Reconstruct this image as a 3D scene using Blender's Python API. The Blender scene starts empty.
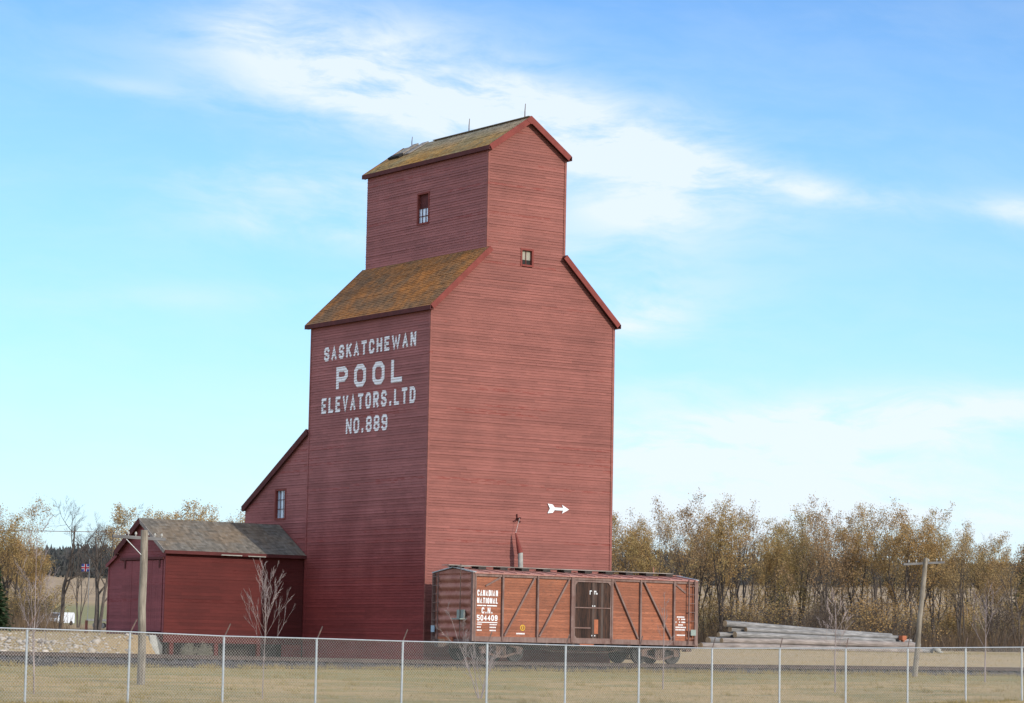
import bpy, math, random
import numpy as np
from mathutils import Vector, Matrix

scene = bpy.context.scene
col = scene.collection
random.seed(7)
R = math.radians

# ---------------------------------------------------------------- camera
CAM = Vector((-61.0043, -92.1502, 0.6128))
cr = Vector((0.815576, -0.578342, 0.018853))
cu = Vector((-0.080154, -0.080646, 0.993515))
cf = Vector((0.573071, 0.811798, 0.11213))
cd = bpy.data.cameras.new('camera')
cd.sensor_width = 36.0
cd.lens = 2742.376 / 1024 * 36.0
cd.shift_y = -10.0 / 1024
cd.clip_end = 9000
cam = bpy.data.objects.new('camera', cd)
col.objects.link(cam)
m = Matrix((cr, cu, -cf)).transposed().to_4x4()
m.translation = CAM
cam.matrix_world = m
scene.camera = cam

# ---------------------------------------------------------------- light
SUN_EL, SUN_PHI = 22.0, 12.0          # phi: from the front wall's normal (-Y) towards +X
sd = Vector((math.cos(R(SUN_EL)) * math.sin(R(SUN_PHI)), -math.cos(R(SUN_EL)) * math.cos(R(SUN_PHI)), math.sin(R(SUN_EL))))
sl = bpy.data.lights.new('sun', 'SUN')
sl.energy = 2.7
sl.angle = R(0.6)
sl.color = (1.0, 0.93, 0.84)
so = bpy.data.objects.new('sun', sl)
so.rotation_euler = (-sd).to_track_quat('-Z', 'Y').to_euler()
col.objects.link(so)

vs = scene.view_settings
vs.view_transform = 'Standard'
vs.look = 'None'
vs.gamma = 1
vs.exposure = 0.55
vs.use_curve_mapping = False

world = bpy.data.worlds.new('World')
scene.world = world
world.use_nodes = True


class NT:
    """small node helper"""
    def __init__(s, tree):
        s.t = tree
        s.n = tree.nodes
        s.l = tree.links

    def new(s, typ, **kw):
        n = s.n.new(typ)
        for k, v in kw.items():
            setattr(n, k, v)
        return n

    def put(s, sock, v):
        if isinstance(v, bpy.types.NodeSocket):
            s.l.new(v, sock)
        elif isinstance(v, (tuple, list)) and len(v) == 3 and sock.type == 'RGBA':
            sock.default_value = (*v, 1)
        else:
            sock.default_value = v

    def math(s, op, a, b=0.0, c=0.0, clamp=False):
        n = s.new('ShaderNodeMath', operation=op, use_clamp=clamp)
        for i, v in enumerate((a, b, c)):
            s.put(n.inputs[i], v)
        return n.outputs[0]

    def mix(s, f, a, b, blend='MIX'):
        n = s.new('ShaderNodeMix', data_type='RGBA', blend_type=blend)
        s.put(n.inputs[0], f)
        s.put(n.inputs[6], a)
        s.put(n.inputs[7], b)
        return n.outputs[2]

    def vmul(s, v, k):
        n = s.new('ShaderNodeVectorMath', operation='MULTIPLY')
        s.put(n.inputs[0], v)
        n.inputs[1].default_value = k
        return n.outputs[0]

    def noise(s, vec, scale, detail=3, rough=0.55, dist=0.0):
        n = s.new('ShaderNodeTexNoise')
        s.put(n.inputs['Vector'], vec)
        n.inputs['Scale'].default_value = scale
        n.inputs['Detail'].default_value = detail
        n.inputs['Roughness'].default_value = rough
        n.inputs['Distortion'].default_value = dist
        return n.outputs[0]

    def ramp(s, f, a, b, lo=0.0, hi=1.0, smooth=True):
        n = s.new('ShaderNodeMapRange', interpolation_type='SMOOTHSTEP' if smooth else 'LINEAR')
        s.put(n.inputs[0], f)
        n.inputs[1].default_value = a
        n.inputs[2].default_value = b
        n.inputs[3].default_value = lo
        n.inputs[4].default_value = hi
        return n.outputs[0]

    def sep(s, v):
        n = s.new('ShaderNodeSeparateXYZ')
        s.put(n.inputs[0], v)
        return n.outputs

    def comb(s, x, y, z):
        n = s.new('ShaderNodeCombineXYZ')
        for i, v in enumerate((x, y, z)):
            s.put(n.inputs[i], v)
        return n.outputs[0]


def build_world():
    t = NT(world.node_tree)
    t.n.clear()
    sky = t.new('ShaderNodeTexSky', sky_type='NISHITA')
    sky.sun_disc = False
    sky.sun_elevation = R(SUN_EL)
    sky.sun_rotation = math.atan2(sd.x, sd.y)
    sky.altitude = 500
    sky.air_density = 1.0
    sky.dust_density = 0.6
    sky.ozone_density = 1.0
    tc = t.new('ShaderNodeTexCoord')
    x, y, z = t.sep(tc.outputs['Generated'])
    # azimuth (from the direction across the tracks) and elevation, in radians
    th = 0.6147
    fx = t.math('ADD', t.math('MULTIPLY', x, math.cos(th)), t.math('MULTIPLY', y, -math.sin(th)))
    fy = t.math('ADD', t.math('MULTIPLY', x, math.sin(th)), t.math('MULTIPLY', y, math.cos(th)))
    az = t.math('ARCTAN2', fx, fy)
    el = t.math('ARCSINE', z)
    ac = t.comb(t.math('MULTIPLY', az, 1.0), t.math('MULTIPLY', el, 1.0), 0.0)
    # wispy streaks
    warp = t.noise(ac, 9.0, 3)
    wv = t.comb(t.math('ADD', az, t.math('MULTIPLY', warp, 0.04)),
                t.math('ADD', t.math('MULTIPLY', el, 3.2), t.math('ADD', t.math('MULTIPLY', warp, 0.10), t.math('MULTIPLY', az, 0.30))), 0.3)
    fine = t.noise(wv, 24.0, 8, 0.62, 0.25)
    coarse = t.noise(wv, 8.0, 4, 0.5)
    # patches of cirrus: az, el, radius az, radius el, slope, amount
    P0 = [(-.070, .219, .055, .015, .02, 1.0), (-.050, .203, .055, .012, .0, .75),
         (-.020, .194, .070, .017, -.12, 1.2), (.020, .190, .060, .018, -.20, 1.0),
         (.060, .174, .044, .016, -.12, 1.05), (.045, .160, .032, .008, -.1, .6),
         (.115, .168, .035, .006, -.15, .8), (.190, .160, .026, .006, -.12, 1.0),
         (-.085, .170, .045, .008, .03, .45), (-.060, .150, .05, .007, -.1, .5),
         (.045, .122, .022, .010, .1, .95), (.055, .095, .030, .007, .1, .4),
         (.075, .076, .105, .014, .0, 1.9), (.150, .088, .060, .010, .03, 1.6),
         (.110, .050, .15, .016, -.02, 1.9), (-.095, .228, .02, .010, .3, .5), (-.07, .265, .02, .012, .3, .45),
         (.030, .150, .060, .016, .0, .5), (-.065, .160, .06, .014, .05, .45), (.045, .125, .05, .02, .05, .4),
         (-.14, .200, .025, .004, -.1, .3), (-.12, .125, .06, .006, .05, .25)]
    P = [(a_, e_, ra_ * .85, re_ * .8, s_, am_ * .95) for a_, e_, ra_, re_, s_, am_ in P0]
    tot = None
    for a0, e0, ra, re, sl_, amt in P:
        da = t.math('SUBTRACT', az, a0)
        de = t.math('SUBTRACT', t.math('SUBTRACT', el, e0), t.math('MULTIPLY', da, sl_))
        q = t.math('ADD', t.math('POWER', t.math('ABSOLUTE', t.math('DIVIDE', da, ra)), 2.0),
                   t.math('POWER', t.math('ABSOLUTE', t.math('DIVIDE', de, re)), 2.0))
        g = t.math('MULTIPLY', t.math('EXPONENT', t.math('MULTIPLY', q, -0.9)), amt)
        tot = g if tot is None else t.math('ADD', tot, g)
    nz = t.math('ADD', t.math('MULTIPLY', fine, 0.65), t.math('MULTIPLY', coarse, 0.5))
    dens = t.math('MULTIPLY', tot, t.ramp(nz, 0.38, 0.74, 0.12, 1.35))
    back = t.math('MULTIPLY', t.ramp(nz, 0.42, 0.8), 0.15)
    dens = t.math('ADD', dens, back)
    # bright broken cloud added outside the view as fill light for the shaded wall
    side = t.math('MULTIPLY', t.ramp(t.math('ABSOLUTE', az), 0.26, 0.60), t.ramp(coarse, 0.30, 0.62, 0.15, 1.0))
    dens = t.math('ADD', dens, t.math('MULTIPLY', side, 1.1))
    dens = t.math('MULTIPLY', t.ramp(dens, 0.0, 1.25, 0, 1, False), 0.88, clamp=True)
    skyc = t.mix(1.0, sky.outputs[0], SKY_TINT, 'MULTIPLY')
    hz = t.ramp(t.math('ABSOLUTE', el), 0.0, 0.13, 0.70, 0.0)
    veil = t.ramp(el, 0.08, 0.245, 0.46, 0.0, False)
    skyc = t.mix(veil, skyc, VEIL_C)
    skyc = t.mix(hz, skyc, HAZE_C)
    cc_ = t.mix(t.ramp(t.math('ABSOLUTE', az), 0.26, 0.60), CLOUD_C, CLOUD_FILL)
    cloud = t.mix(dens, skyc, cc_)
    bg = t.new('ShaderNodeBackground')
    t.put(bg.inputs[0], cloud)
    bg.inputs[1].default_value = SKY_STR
    out = t.new('ShaderNodeOutputWorld')
    t.l.new(bg.outputs[0], out.inputs[0])


SKY_STR = 0.10
SKY_TINT = (0.62, 0.94, 1.34)
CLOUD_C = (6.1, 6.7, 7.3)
CLOUD_FILL = (9.0, 10.2, 12.4)  # added out-of-view cloud, brighter than the visible cirrus to lift shaded walls
VEIL_C = (4.3, 7.5, 8.4)
HAZE_C = (6.1, 6.9, 7.3)
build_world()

# ---------------------------------------------------------------- object helpers


class MB:
    def __init__(s):
        s.v = []
        s.f = []

    def quad(s, a, b, c, d):
        n = len(s.v)
        s.v += [tuple(a), tuple(b), tuple(c), tuple(d)]
        s.f.append((n, n + 1, n + 2, n + 3))

    def poly(s, pts):
        n = len(s.v)
        s.v += [tuple(p) for p in pts]
        s.f.append(tuple(range(n, n + len(pts))))

    def prism(s, pts, ext):
        """closed outline pts (3D, planar) extruded by vector ext"""
        pts = [Vector(p) for p in pts]
        ext = Vector(ext)
        n = len(s.v)
        k = len(pts)
        s.v += [tuple(p) for p in pts] + [tuple(p + ext) for p in pts]
        nrm = Vector((0, 0, 0))
        for i in range(k):
            nrm += pts[i].cross(pts[(i + 1) % k])
        flip = nrm.dot(ext) > 0
        a = list(range(n, n + k))
        b = list(range(n + k, n + 2 * k))
        s.f.append(tuple(reversed(a)) if flip else tuple(a))
        s.f.append(tuple(b) if flip else tuple(reversed(b)))
        for i in range(k):
            j = (i + 1) % k
            q = (a[i], a[j], b[j], b[i])
            s.f.append(q if flip else tuple(reversed(q)))

    def box(s, x0, x1, y0, y1, z0, z1):
        s.prism([(x0, y0, z0), (x1, y0, z0), (x1, y1, z0), (x0, y1, z0)], (0, 0, z1 - z0))

    def bar(s, p, q, w, h, up=(0, 0, 1)):
        """rectangular bar from p to q; w across, h along up"""
        p, q = Vector(p), Vector(q)
        d = (q - p).normalized()
        u = Vector(up)
        sd_ = d.cross(u)
        if sd_.length < 1e-4:
            sd_ = d.cross(Vector((1, 0, 0)))
        sd_.normalize()
        u = sd_.cross(d).normalized()
        a, b = sd_ * w / 2, u * h / 2
        s.prism([p - a - b, p + a - b, p + a + b, p - a + b], q - p)

    def tube(s, pts, rad, sides=8, cap=True):
        pts = [Vector(p) for p in pts]
        if not isinstance(rad, (list, tuple)):
            rad = [rad] * len(pts)
        prev = None
        n0 = len(s.v)
        for i, p in enumerate(pts):
            d = (pts[min(i + 1, len(pts) - 1)] - pts[max(i - 1, 0)])
            if d.length < 1e-9:
                d = Vector((0, 0, 1))
            d.normalize()
            if prev is None:
                prev = Vector((1, 0, 0)) if abs(d.x) < .8 else Vector((0, 1, 0))
            a = (prev - d * prev.dot(d)).normalized()
            prev = a
            b = d.cross(a)
            for k in range(sides):
                an = 2 * math.pi * k / sides
                s.v.append(tuple(p + (a * math.cos(an) + b * math.sin(an)) * rad[i]))
        for i in range(len(pts) - 1):
            for k in range(sides):
                k2 = (k + 1) % sides
                s.f.append((n0 + i * sides + k, n0 + i * sides + k2, n0 + (i + 1) * sides + k2, n0 + (i + 1) * sides + k))
        if cap:
            s.f.append(tuple(n0 + k for k in reversed(range(sides))))
            e = n0 + (len(pts) - 1) * sides
            s.f.append(tuple(e + k for k in range(sides)))

    def build(s, name, mat, parent=None, smooth=False):
        me = bpy.data.meshes.new(name)
        off = Vector((0, 0, 0))
        if parent is not None:
            q = parent
            while q is not None:
                off += q.location
                q = q.parent
        v = [(a[0] - off.x, a[1] - off.y, a[2] - off.z) for a in s.v]
        me.from_pydata(v, [], s.f)
        if smooth:
            me.polygons.foreach_set('use_smooth', [True] * len(me.polygons))
        me.update()
        if mat:
            me.materials.append(mat)
        o = bpy.data.objects.new(name, me)
        col.objects.link(o)
        if parent is not None:
            o.parent = parent
        return o


def np_mesh(name, verts, faces, mat, parent=None):
    """verts Nx3 array, faces MxK array"""
    me = bpy.data.meshes.new(name)
    me.vertices.add(len(verts))
    me.vertices.foreach_set('co', np.asarray(verts, dtype=np.float32).ravel())
    k = faces.shape[1]
    me.loops.add(faces.size)
    me.loops.foreach_set('vertex_index', faces.astype(np.int32).ravel())
    me.polygons.add(len(faces))
    me.polygons.foreach_set('loop_start', np.arange(0, faces.size, k, dtype=np.int32))
    me.update(calc_edges=True)
    if mat:
        me.materials.append(mat)
    o = bpy.data.objects.new(name, me)
    col.objects.link(o)
    if parent is not None:
        o.parent = parent
    return o


def empty(name, loc):
    o = bpy.data.objects.new(name, None)
    o.empty_display_size = 0.3
    o.location = loc
    col.objects.link(o)
    return o


def tag(o, label=None, cat=None, group=None, kind=None):
    if label:
        o['label'] = label
    if cat:
        o['category'] = cat
    if group:
        o['group'] = group
    if kind:
        o['kind'] = kind
    return o


# ---------------------------------------------------------------- materials
def mat_new(name):
    mt = bpy.data.materials.new(name)
    mt.use_nodes = True
    t = NT(mt.node_tree)
    b = t.n['Principled BSDF']
    b.inputs['Specular IOR Level'].default_value = 0.25
    return mt, t, b


def pos(t):
    return t.new('ShaderNodeNewGeometry').outputs['Position']


def objc(t):
    return t.new('ShaderNodeTexCoord').outputs['Object']


def bump(t, b, h, strength=0.4, dist=0.02):
    n = t.new('ShaderNodeBump')
    n.inputs['Strength'].default_value = strength
    n.inputs['Distance'].default_value = dist
    t.put(n.inputs['Height'], h)
    t.l.new(n.outputs[0], b.inputs['Normal'])


def plain(name, c, rough=0.8, metal=0.0, var=0.15, scale=6.0, c2=None, vec='obj'):
    mt, t, b = mat_new(name)
    p = objc(t) if vec == 'obj' else pos(t)
    n = t.noise(p, scale, 5, 0.6)
    c2 = c2 or tuple(x * (1 - var * 2) for x in c)
    t.put(b.inputs['Base Color'], t.mix(t.ramp(n, 0.3, 0.7), c2, c))
    b.inputs['Roughness'].default_value = rough
    b.inputs['Metallic'].default_value = metal
    bump(t, b, n, 0.25, 0.01)
    return mt


def mat_siding(name, c, fresh=None, z_fresh=(3.0, 7.0), board=0.11, flecks=0.5, joint=3.7):
    """painted lap boards: each board its own tone, worn streaks along the grain"""
    mt, t, b = mat_new(name)
    p = pos(t)
    x, y, z = t.sep(p)
    u = t.math('ADD', x, y)
    bid = t.math('FLOOR', t.math('DIVIDE', z, board))
    wn1 = t.new('ShaderNodeTexWhiteNoise', noise_dimensions='1D')
    t.put(wn1.inputs['W'], bid)
    seg = t.math('FLOOR', t.math('ADD', t.math('DIVIDE', u, joint), t.math('MULTIPLY', wn1.outputs[0], 7.0)))
    wn2 = t.new('ShaderNodeTexWhiteNoise', noise_dimensions='2D')
    t.put(wn2.inputs['Vector'], t.comb(bid, seg, 0.0))
    streak = t.noise(t.vmul(p, (0.9, 0.9, 9.0)), 2.0, 6, 0.65)
    blot = t.noise(p, 0.45, 4, 0.6)
    fine = t.noise(t.vmul(p, (3.0, 3.0, 30.0)), 3.0, 4, 0.7)
    base = c
    if fresh:
        zz = t.math('ADD', z, t.math('MULTIPLY', t.math('SUBTRACT', blot, 0.5), 3.0))
        base = t.mix(t.ramp(zz, *z_fresh), fresh, c)
    k = t.math('ADD', t.math('MULTIPLY', wn2.outputs[0], 0.24), 0.89)
    k = t.math('MULTIPLY', k, t.ramp(streak, 0.25, 0.75, 0.88, 1.12))
    k = t.math('MULTIPLY', k, t.ramp(blot, 0.3, 0.7, 0.88, 1.10))
    col_ = t.mix(1.0, base, t.comb(k, k, k), 'MULTIPLY')
    # bare, greyed wood where paint is gone; darker red where it is fresh under the laps
    worn = t.math('MULTIPLY', t.ramp(fine, 0.62, 0.80), flecks)
    col_ = t.mix(worn, col_, tuple(min(1, v * 1.1 + 0.10) for v in c))
    dk = t.math('MULTIPLY', t.math('GREATER_THAN', t.math('MULTIPLY', wn2.outputs[0], t.ramp(streak, .3, .6, .8, 1)), 0.94), 0.6)
    col_ = t.mix(dk, col_, (c[0] * 0.72, c[1] * 0.35, c[2] * 0.30))
    # lap line between boards
    fr = t.math('FRACT', t.math('DIVIDE', z, board))
    t.put(b.inputs['Base Color'], col_)
    b.inputs['Roughness'].default_value = 0.78
    bump(t, b, t.math('ADD', fine, streak), 0.25, 0.008)
    return mt


def mat_shingle(name, base, moss, grey, moss_amt=0.6, along='y', worn_z=None):
    mt, t, b = mat_new(name)
    p = pos(t)
    x, y, z = t.sep(p)
    s1 = t.noise(p, 0.5, 5, 0.62)
    s2 = t.noise(p, 3.0, 6, 0.7)
    vec = (2.5, 9.0, 2.5) if along == 'y' else (9.0, 2.5, 2.5)
    s3 = t.noise(t.vmul(p, vec), 1.2, 4, 0.6)
    row = t.math('FLOOR', t.math('DIVIDE', z, 0.10))
    w = t.new('ShaderNodeTexWhiteNoise', noise_dimensions='2D')
    t.put(w.inputs['Vector'], t.comb(row, t.math('FLOOR', t.math('MULTIPLY', y if along == 'y' else x, 6.5)), 0.0))
    c1 = t.mix(t.ramp(s3, 0.3, 0.7), tuple(v * 0.72 for v in base), base)
    c1 = t.mix(t.math('MULTIPLY', t.ramp(t.math('ADD', s1, t.math('MULTIPLY', s2, 0.35)), 0.52, 0.82), moss_amt), c1, moss)
    c1 = t.mix(t.ramp(t.math('ADD', t.math('MULTIPLY', s2, 0.5), t.math('MULTIPLY', s3, 0.5)), 0.55, 0.75, 0, 0.7), c1, grey)
    if worn_z:
        zz = t.math('ADD', z, t.math('MULTIPLY', t.math('SUBTRACT', s1, .5), 1.6))
        c1 = t.mix(t.ramp(zz, worn_z[0], worn_z[1], 0, .6), c1, grey)
    k = t.math('ADD', t.math('MULTIPLY', w.outputs[0], 0.5), 0.75)
    c1 = t.mix(1.0, c1, t.comb(k, k, k), 'MULTIPLY')
    t.put(b.inputs['Base Color'], c1)
    b.inputs['Roughness'].default_value = 0.9
    bump(t, b, t.math('ADD', s2, w.outputs[0]), 0.5, 0.02)
    return mt


def mat_wood(name, c1, c2, axis=2, scale=1.0, rough=0.85):
    mt, t, b = mat_new(name)
    k = [7.0, 7.0, 7.0]
    k[axis] = 0.6
    p = objc(t)
    n = t.noise(t.vmul(p, tuple(v * scale for v in k)), 2.5, 6, 0.65)
    n2 = t.noise(p, 0.9, 3)
    cc = t.mix(t.ramp(n, 0.3, 0.72), c1, c2)
    kk = t.ramp(n2, 0.3, 0.7, 0.8, 1.12)
    t.put(b.inputs['Base Color'], t.mix(1.0, cc, t.comb(kk, kk, kk), 'MULTIPLY'))
    b.inputs['Roughness'].default_value = rough
    bump(t, b, n, 0.4, 0.01)
    return mt


def mat_glass(name, c=(0.05, 0.07, 0.09), rough=0.08):
    mt, t, b = mat_new(name)
    n = t.noise(objc(t), 9.0, 2)
    t.put(b.inputs['Base Color'], t.mix(n, c, tuple(v * 1.8 for v in c)))
    b.inputs['Roughness'].default_value = rough
    b.inputs['Specular IOR Level'].default_value = 1.0
    b.inputs['Coat Weight'].default_value = 0.6
    return mt


def mat_rust_metal(name, c1, c2, rough=0.75, scale=2.0):
    mt, t, b = mat_new(name)
    p = objc(t)
    n = t.noise(p, scale, 6, 0.65)
    n2 = t.noise(t.vmul(p, (6, 6, 0.8)), 2.0, 4, 0.6)
    f = t.ramp(t.math('ADD', t.math('MULTIPLY', n, .6), t.math('MULTIPLY', n2, .4)), .35, .65)
    t.put(b.inputs['Base Color'], t.mix(f, c1, c2))
    b.inputs['Roughness'].default_value = rough
    bump(t, b, n, 0.3, 0.01)
    return mt


def mat_leaf(name, c1, c2, c3=None):
    mt, t, b = mat_new(name)
    g = t.new('ShaderNodeNewGeometry')
    r = g.outputs['Random Per Island']
    n = t.noise(objc(t), 0.7, 3)
    oi = t.new('ShaderNodeObjectInfo').outputs['Random']
    cc = t.mix(r, c1, c2)
    if c3:
        cc = t.mix(t.ramp(t.math('ADD', n, t.math('MULTIPLY', t.math('SUBTRACT', oi, .5), .35)), .4, .65), cc, c3)
    t.put(b.inputs['Base Color'], cc)
    b.inputs['Roughness'].default_value = 0.8
    tr = t.new('ShaderNodeBsdfTranslucent')
    t.put(tr.inputs[0], cc)
    mx = t.new('ShaderNodeMixShader')
    mx.inputs[0].default_value = 0.3
    out = t.n['Material Output']
    t.l.new(b.outputs[0], mx.inputs[1])
    t.l.new(tr.outputs[0], mx.inputs[2])
    t.l.new(mx.outputs[0], out.inputs[0])
    return mt


def mat_ground():
    mt, t, b = mat_new('ground_cover')
    p = pos(t)
    x, y, z = t.sep(p)
    th = 0.6147
    tt = t.math('ADD', t.math('MULTIPLY', t.math('ADD', x, 61.0), math.sin(th)), t.math('MULTIPLY', t.math('ADD', y, 92.15), math.cos(th)))
    big = t.noise(p, 0.06, 4, 0.55)
    mid = t.noise(t.vmul(p, (0.35, 1.3, 1)), 0.7, 5, 0.6)
    fin = t.noise(p, 9.0, 6, 0.75)
    tan = (0.41, 0.275, 0.125)
    grn = (0.23, 0.19, 0.075)
    brn = (0.27, 0.175, 0.085)
    c = t.mix(t.ramp(t.math('ADD', t.math('MULTIPLY', mid, .7), t.math('MULTIPLY', big, .3)), .40, .62), tan, grn)
    # greener strip of grass just in front of the ballast, straw further forward
    strip = t.math('MULTIPLY', t.ramp(y, -17.0, -12.5), t.ramp(y, -5.0, -6.5))
    strip = t.math('MULTIPLY', strip, t.ramp(mid, .25, .7, .35, 1.0))
    c = t.mix(t.math('MULTIPLY', strip, .7), c, (0.215, 0.195, 0.075))
    yard = t.math('MULTIPLY', t.ramp(y, 2.0, 6.0), t.ramp(tt, 260.0, 180.0))
    c = t.mix(t.math('MULTIPLY', yard, t.ramp(mid, .3, .7, .5, 1)), c, (0.36, 0.26, 0.145))
    # brown rank grass under the far trees, then a green strip and the stubble hill
    c = t.mix(t.math('MULTIPLY', t.ramp(tt, 165.0, 185.0), t.ramp(mid, .3, .7, .5, 1)), c, brn)
    green = t.math('MULTIPLY', t.ramp(tt, 440.0, 455.0), t.ramp(tt, 540.0, 500.0))
    c = t.mix(t.math('MULTIPLY', green, .75), c, (0.20, 0.20, 0.085))
    stub = t.noise(t.vmul(p, (0.03, 0.10, 1)), 1.0, 4, 0.6)
    c = t.mix(t.ramp(tt, 500.0, 545.0), c, t.mix(t.ramp(stub, .35, .65), (0.40, 0.28, 0.16), (0.30, 0.21, 0.12)))
    # bare earth and gravel on the bank left of the shed
    k = t.ramp(fin, .25, .75, .66, 1.25)
    c = t.mix(1.0, c, t.comb(k, k, k), 'MULTIPLY')
    t.put(b.inputs['Base Color'], c)
    b.inputs['Roughness'].default_value = 0.95
    bump(t, b, fin, 0.6, 0.05)
    return mt


M = {}
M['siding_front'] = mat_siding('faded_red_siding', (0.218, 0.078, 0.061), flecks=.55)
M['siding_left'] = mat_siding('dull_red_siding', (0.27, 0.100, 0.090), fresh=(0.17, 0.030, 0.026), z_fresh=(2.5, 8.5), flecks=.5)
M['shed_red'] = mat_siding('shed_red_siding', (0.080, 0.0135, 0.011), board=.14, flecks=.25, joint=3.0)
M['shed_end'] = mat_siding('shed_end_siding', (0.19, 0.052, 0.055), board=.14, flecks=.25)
M['trim'] = plain('red_trim_paint', (0.20, 0.045, 0.034), var=.12, scale=3)
M['trim_dark'] = plain('dark_red_fascia_paint', (0.095, 0.024, 0.022), var=.15, scale=3)
M['roof'] = mat_shingle('mossy_cedar_shingles', (0.21, 0.115, 0.052), (0.34, 0.130, 0.028), (0.19, 0.135, 0.075), 1.0)
M['roof_top'] = mat_shingle('weathered_cedar_shingles', (0.30, 0.22, 0.10), (0.42, 0.21, 0.04), (0.30, 0.285, 0.23), .85, 'y', (21.9, 22.7))
M['roof_shed'] = mat_shingle('grey_cedar_shingles', (0.165, 0.148, 0.122), (0.20, 0.125, 0.06), (0.27, 0.268, 0.255), .40, 'x')
M['white'] = plain('white_sign_paint', (0.80, 0.80, 0.78), var=.07, scale=8)
M['glass'] = mat_glass('old_window_glass', (0.10, 0.14, 0.18))
M['glass_pale'] = mat_glass('pale_window_glass', (0.30, 0.36, 0.42), .2)
M['blind'] = plain('cream_window_board', (0.30, 0.28, 0.22), var=.1)
M['dark'] = plain('dark_opening', (0.02, 0.018, 0.016), var=.1)
M['grey_metal'] = plain('galvanised_steel', (0.42, 0.44, 0.44), .5, .6, .08, 10)
M['fence_wire'] = plain('galvanised_wire', (0.46, 0.46, 0.43), .55, .3, .06, 10)
M['pole'] = mat_wood('weathered_pole_wood', (0.15, 0.125, 0.095), (0.32, 0.275, 0.215), 2)
M['log'] = mat_wood('grey_log_wood', (0.125, 0.118, 0.11), (0.30, 0.285, 0.265), 0)
M['log_brown'] = mat_wood('brown_log_wood', (0.16, 0.13, 0.11), (0.32, 0.275, 0.24), 0)
M['log_end'] = plain('cut_log_end', (0.40, 0.27, 0.15), var=.2, scale=12)
M['arm'] = mat_wood('grey_crossarm_wood', (0.085, 0.082, 0.082), (0.19, 0.18, 0.17), 0)
M['concrete'] = plain('old_concrete', (0.34, 0.33, 0.29), var=.12, scale=5)
M['tie'] = plain('creosoted_tie', (0.045, 0.036, 0.03), var=.2, scale=7)
M['rail'] = mat_rust_metal('rusted_rail_steel', (0.06, 0.042, 0.034), (0.11, 0.08, 0.065))
M['ballast'] = plain('grey_ballast_gravel', (0.085, 0.072, 0.066), .95, 0, .25, 22, vec='pos')
M['stone'] = plain('ballast_stone', (0.12, 0.105, 0.095), .9, 0, .3, 5)
M['rock'] = plain('field_stone', (0.50, 0.43, 0.35), .9, 0, .25, 1.1, vec='pos')
M['ground'] = mat_ground()
M['straw'] = mat_leaf('straw_blades', (0.40, 0.295, 0.13), (0.25, 0.20, 0.075))
M['car_side'] = None
M['frame'] = mat_rust_metal('boxcar_steel_frame', (0.14, 0.078, 0.062), (0.215, 0.145, 0.12))
M['end'] = mat_rust_metal('boxcar_end_steel', (0.30, 0.115, 0.08), (0.38, 0.18, 0.13), .6)
M['carroof'] = mat_rust_metal('boxcar_roof_paint', (0.30, 0.12, 0.09), (0.40, 0.21, 0.17), scale=3)
M['truck'] = mat_rust_metal('rusty_truck_iron', (0.055, 0.042, 0.036), (0.17, 0.105, 0.075))
M['wheel'] = mat_rust_metal('dark_wheel_iron', (0.022, 0.022, 0.022), (0.06, 0.052, 0.045))
M['yellow'] = plain('yellow_sign_paint', (0.62, 0.38, 0.04), var=.1)
M['orange'] = plain('orange_patch_paint', (0.38, 0.125, 0.06), var=.1)
M['placard'] = plain('blue_grey_placard', (0.32, 0.42, 0.48), var=.08)
M['placard_grey'] = plain('grey_green_placard', (0.26, 0.30, 0.26), var=.08)
M['walkwood'] = mat_wood('grey_walk_plank', (0.16, 0.14, 0.12), (0.33, 0.29, 0.25), 0)
M['bark'] = mat_wood('dark_bark', (0.050, 0.040, 0.033), (0.125, 0.10, 0.08), 2, 1.0)
M['bark_pale'] = mat_wood('pale_pink_bark', (0.20, 0.155, 0.14), (0.40, 0.325, 0.295), 2, 1.0)
M['leaf_a'] = mat_leaf('dry_willow_leaves', (0.43, 0.30, 0.115), (0.27, 0.205, 0.085), (0.37, 0.23, 0.09))
M['leaf_b'] = mat_leaf('golden_autumn_leaves', (0.48, 0.34, 0.16), (0.33, 0.25, 0.125), (0.42, 0.29, 0.13))
M['leaf_c'] = mat_leaf('brown_dry_leaves', (0.40, 0.25, 0.12), (0.26, 0.18, 0.095), (0.36, 0.25, 0.11))
M['brush'] = mat_leaf('brush_twigs', (0.14, 0.098, 0.070), (0.075, 0.060, 0.050), (0.18, 0.122, 0.070))
M['weed'] = mat_leaf('pale_tumbleweed_stems', (0.34, 0.32, 0.24), (0.24, 0.22, 0.16))
M['needle'] = mat_leaf('spruce_needles', (0.028, 0.055, 0.022), (0.055, 0.085, 0.035))
M['far'] = mat_leaf('far_wood_twigs', (0.085, 0.080, 0.075), (0.055, 0.062, 0.055), (0.11, 0.10, 0.085))
M['carpaint'] = plain('white_car_paint', (0.60, 0.62, 0.64), .3, 0, .02)
M['carglass'] = mat_glass('dark_car_glass', (0.015, 0.018, 0.03))
M['rubber'] = plain('black_rubber', (0.02, 0.02, 0.02))
M['flag_blue'] = plain('blue_cloth', (0.05, 0.07, 0.28), var=.05)
M['flag_red'] = plain('red_cloth', (0.62, 0.04, 0.05), var=.05)
M['postred'] = plain('red_brown_post', (0.25, 0.09, 0.06), var=.1)
M['porcelain'] = plain('pale_insulator', (0.42, 0.40, 0.35), .3, 0, .08)


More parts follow.
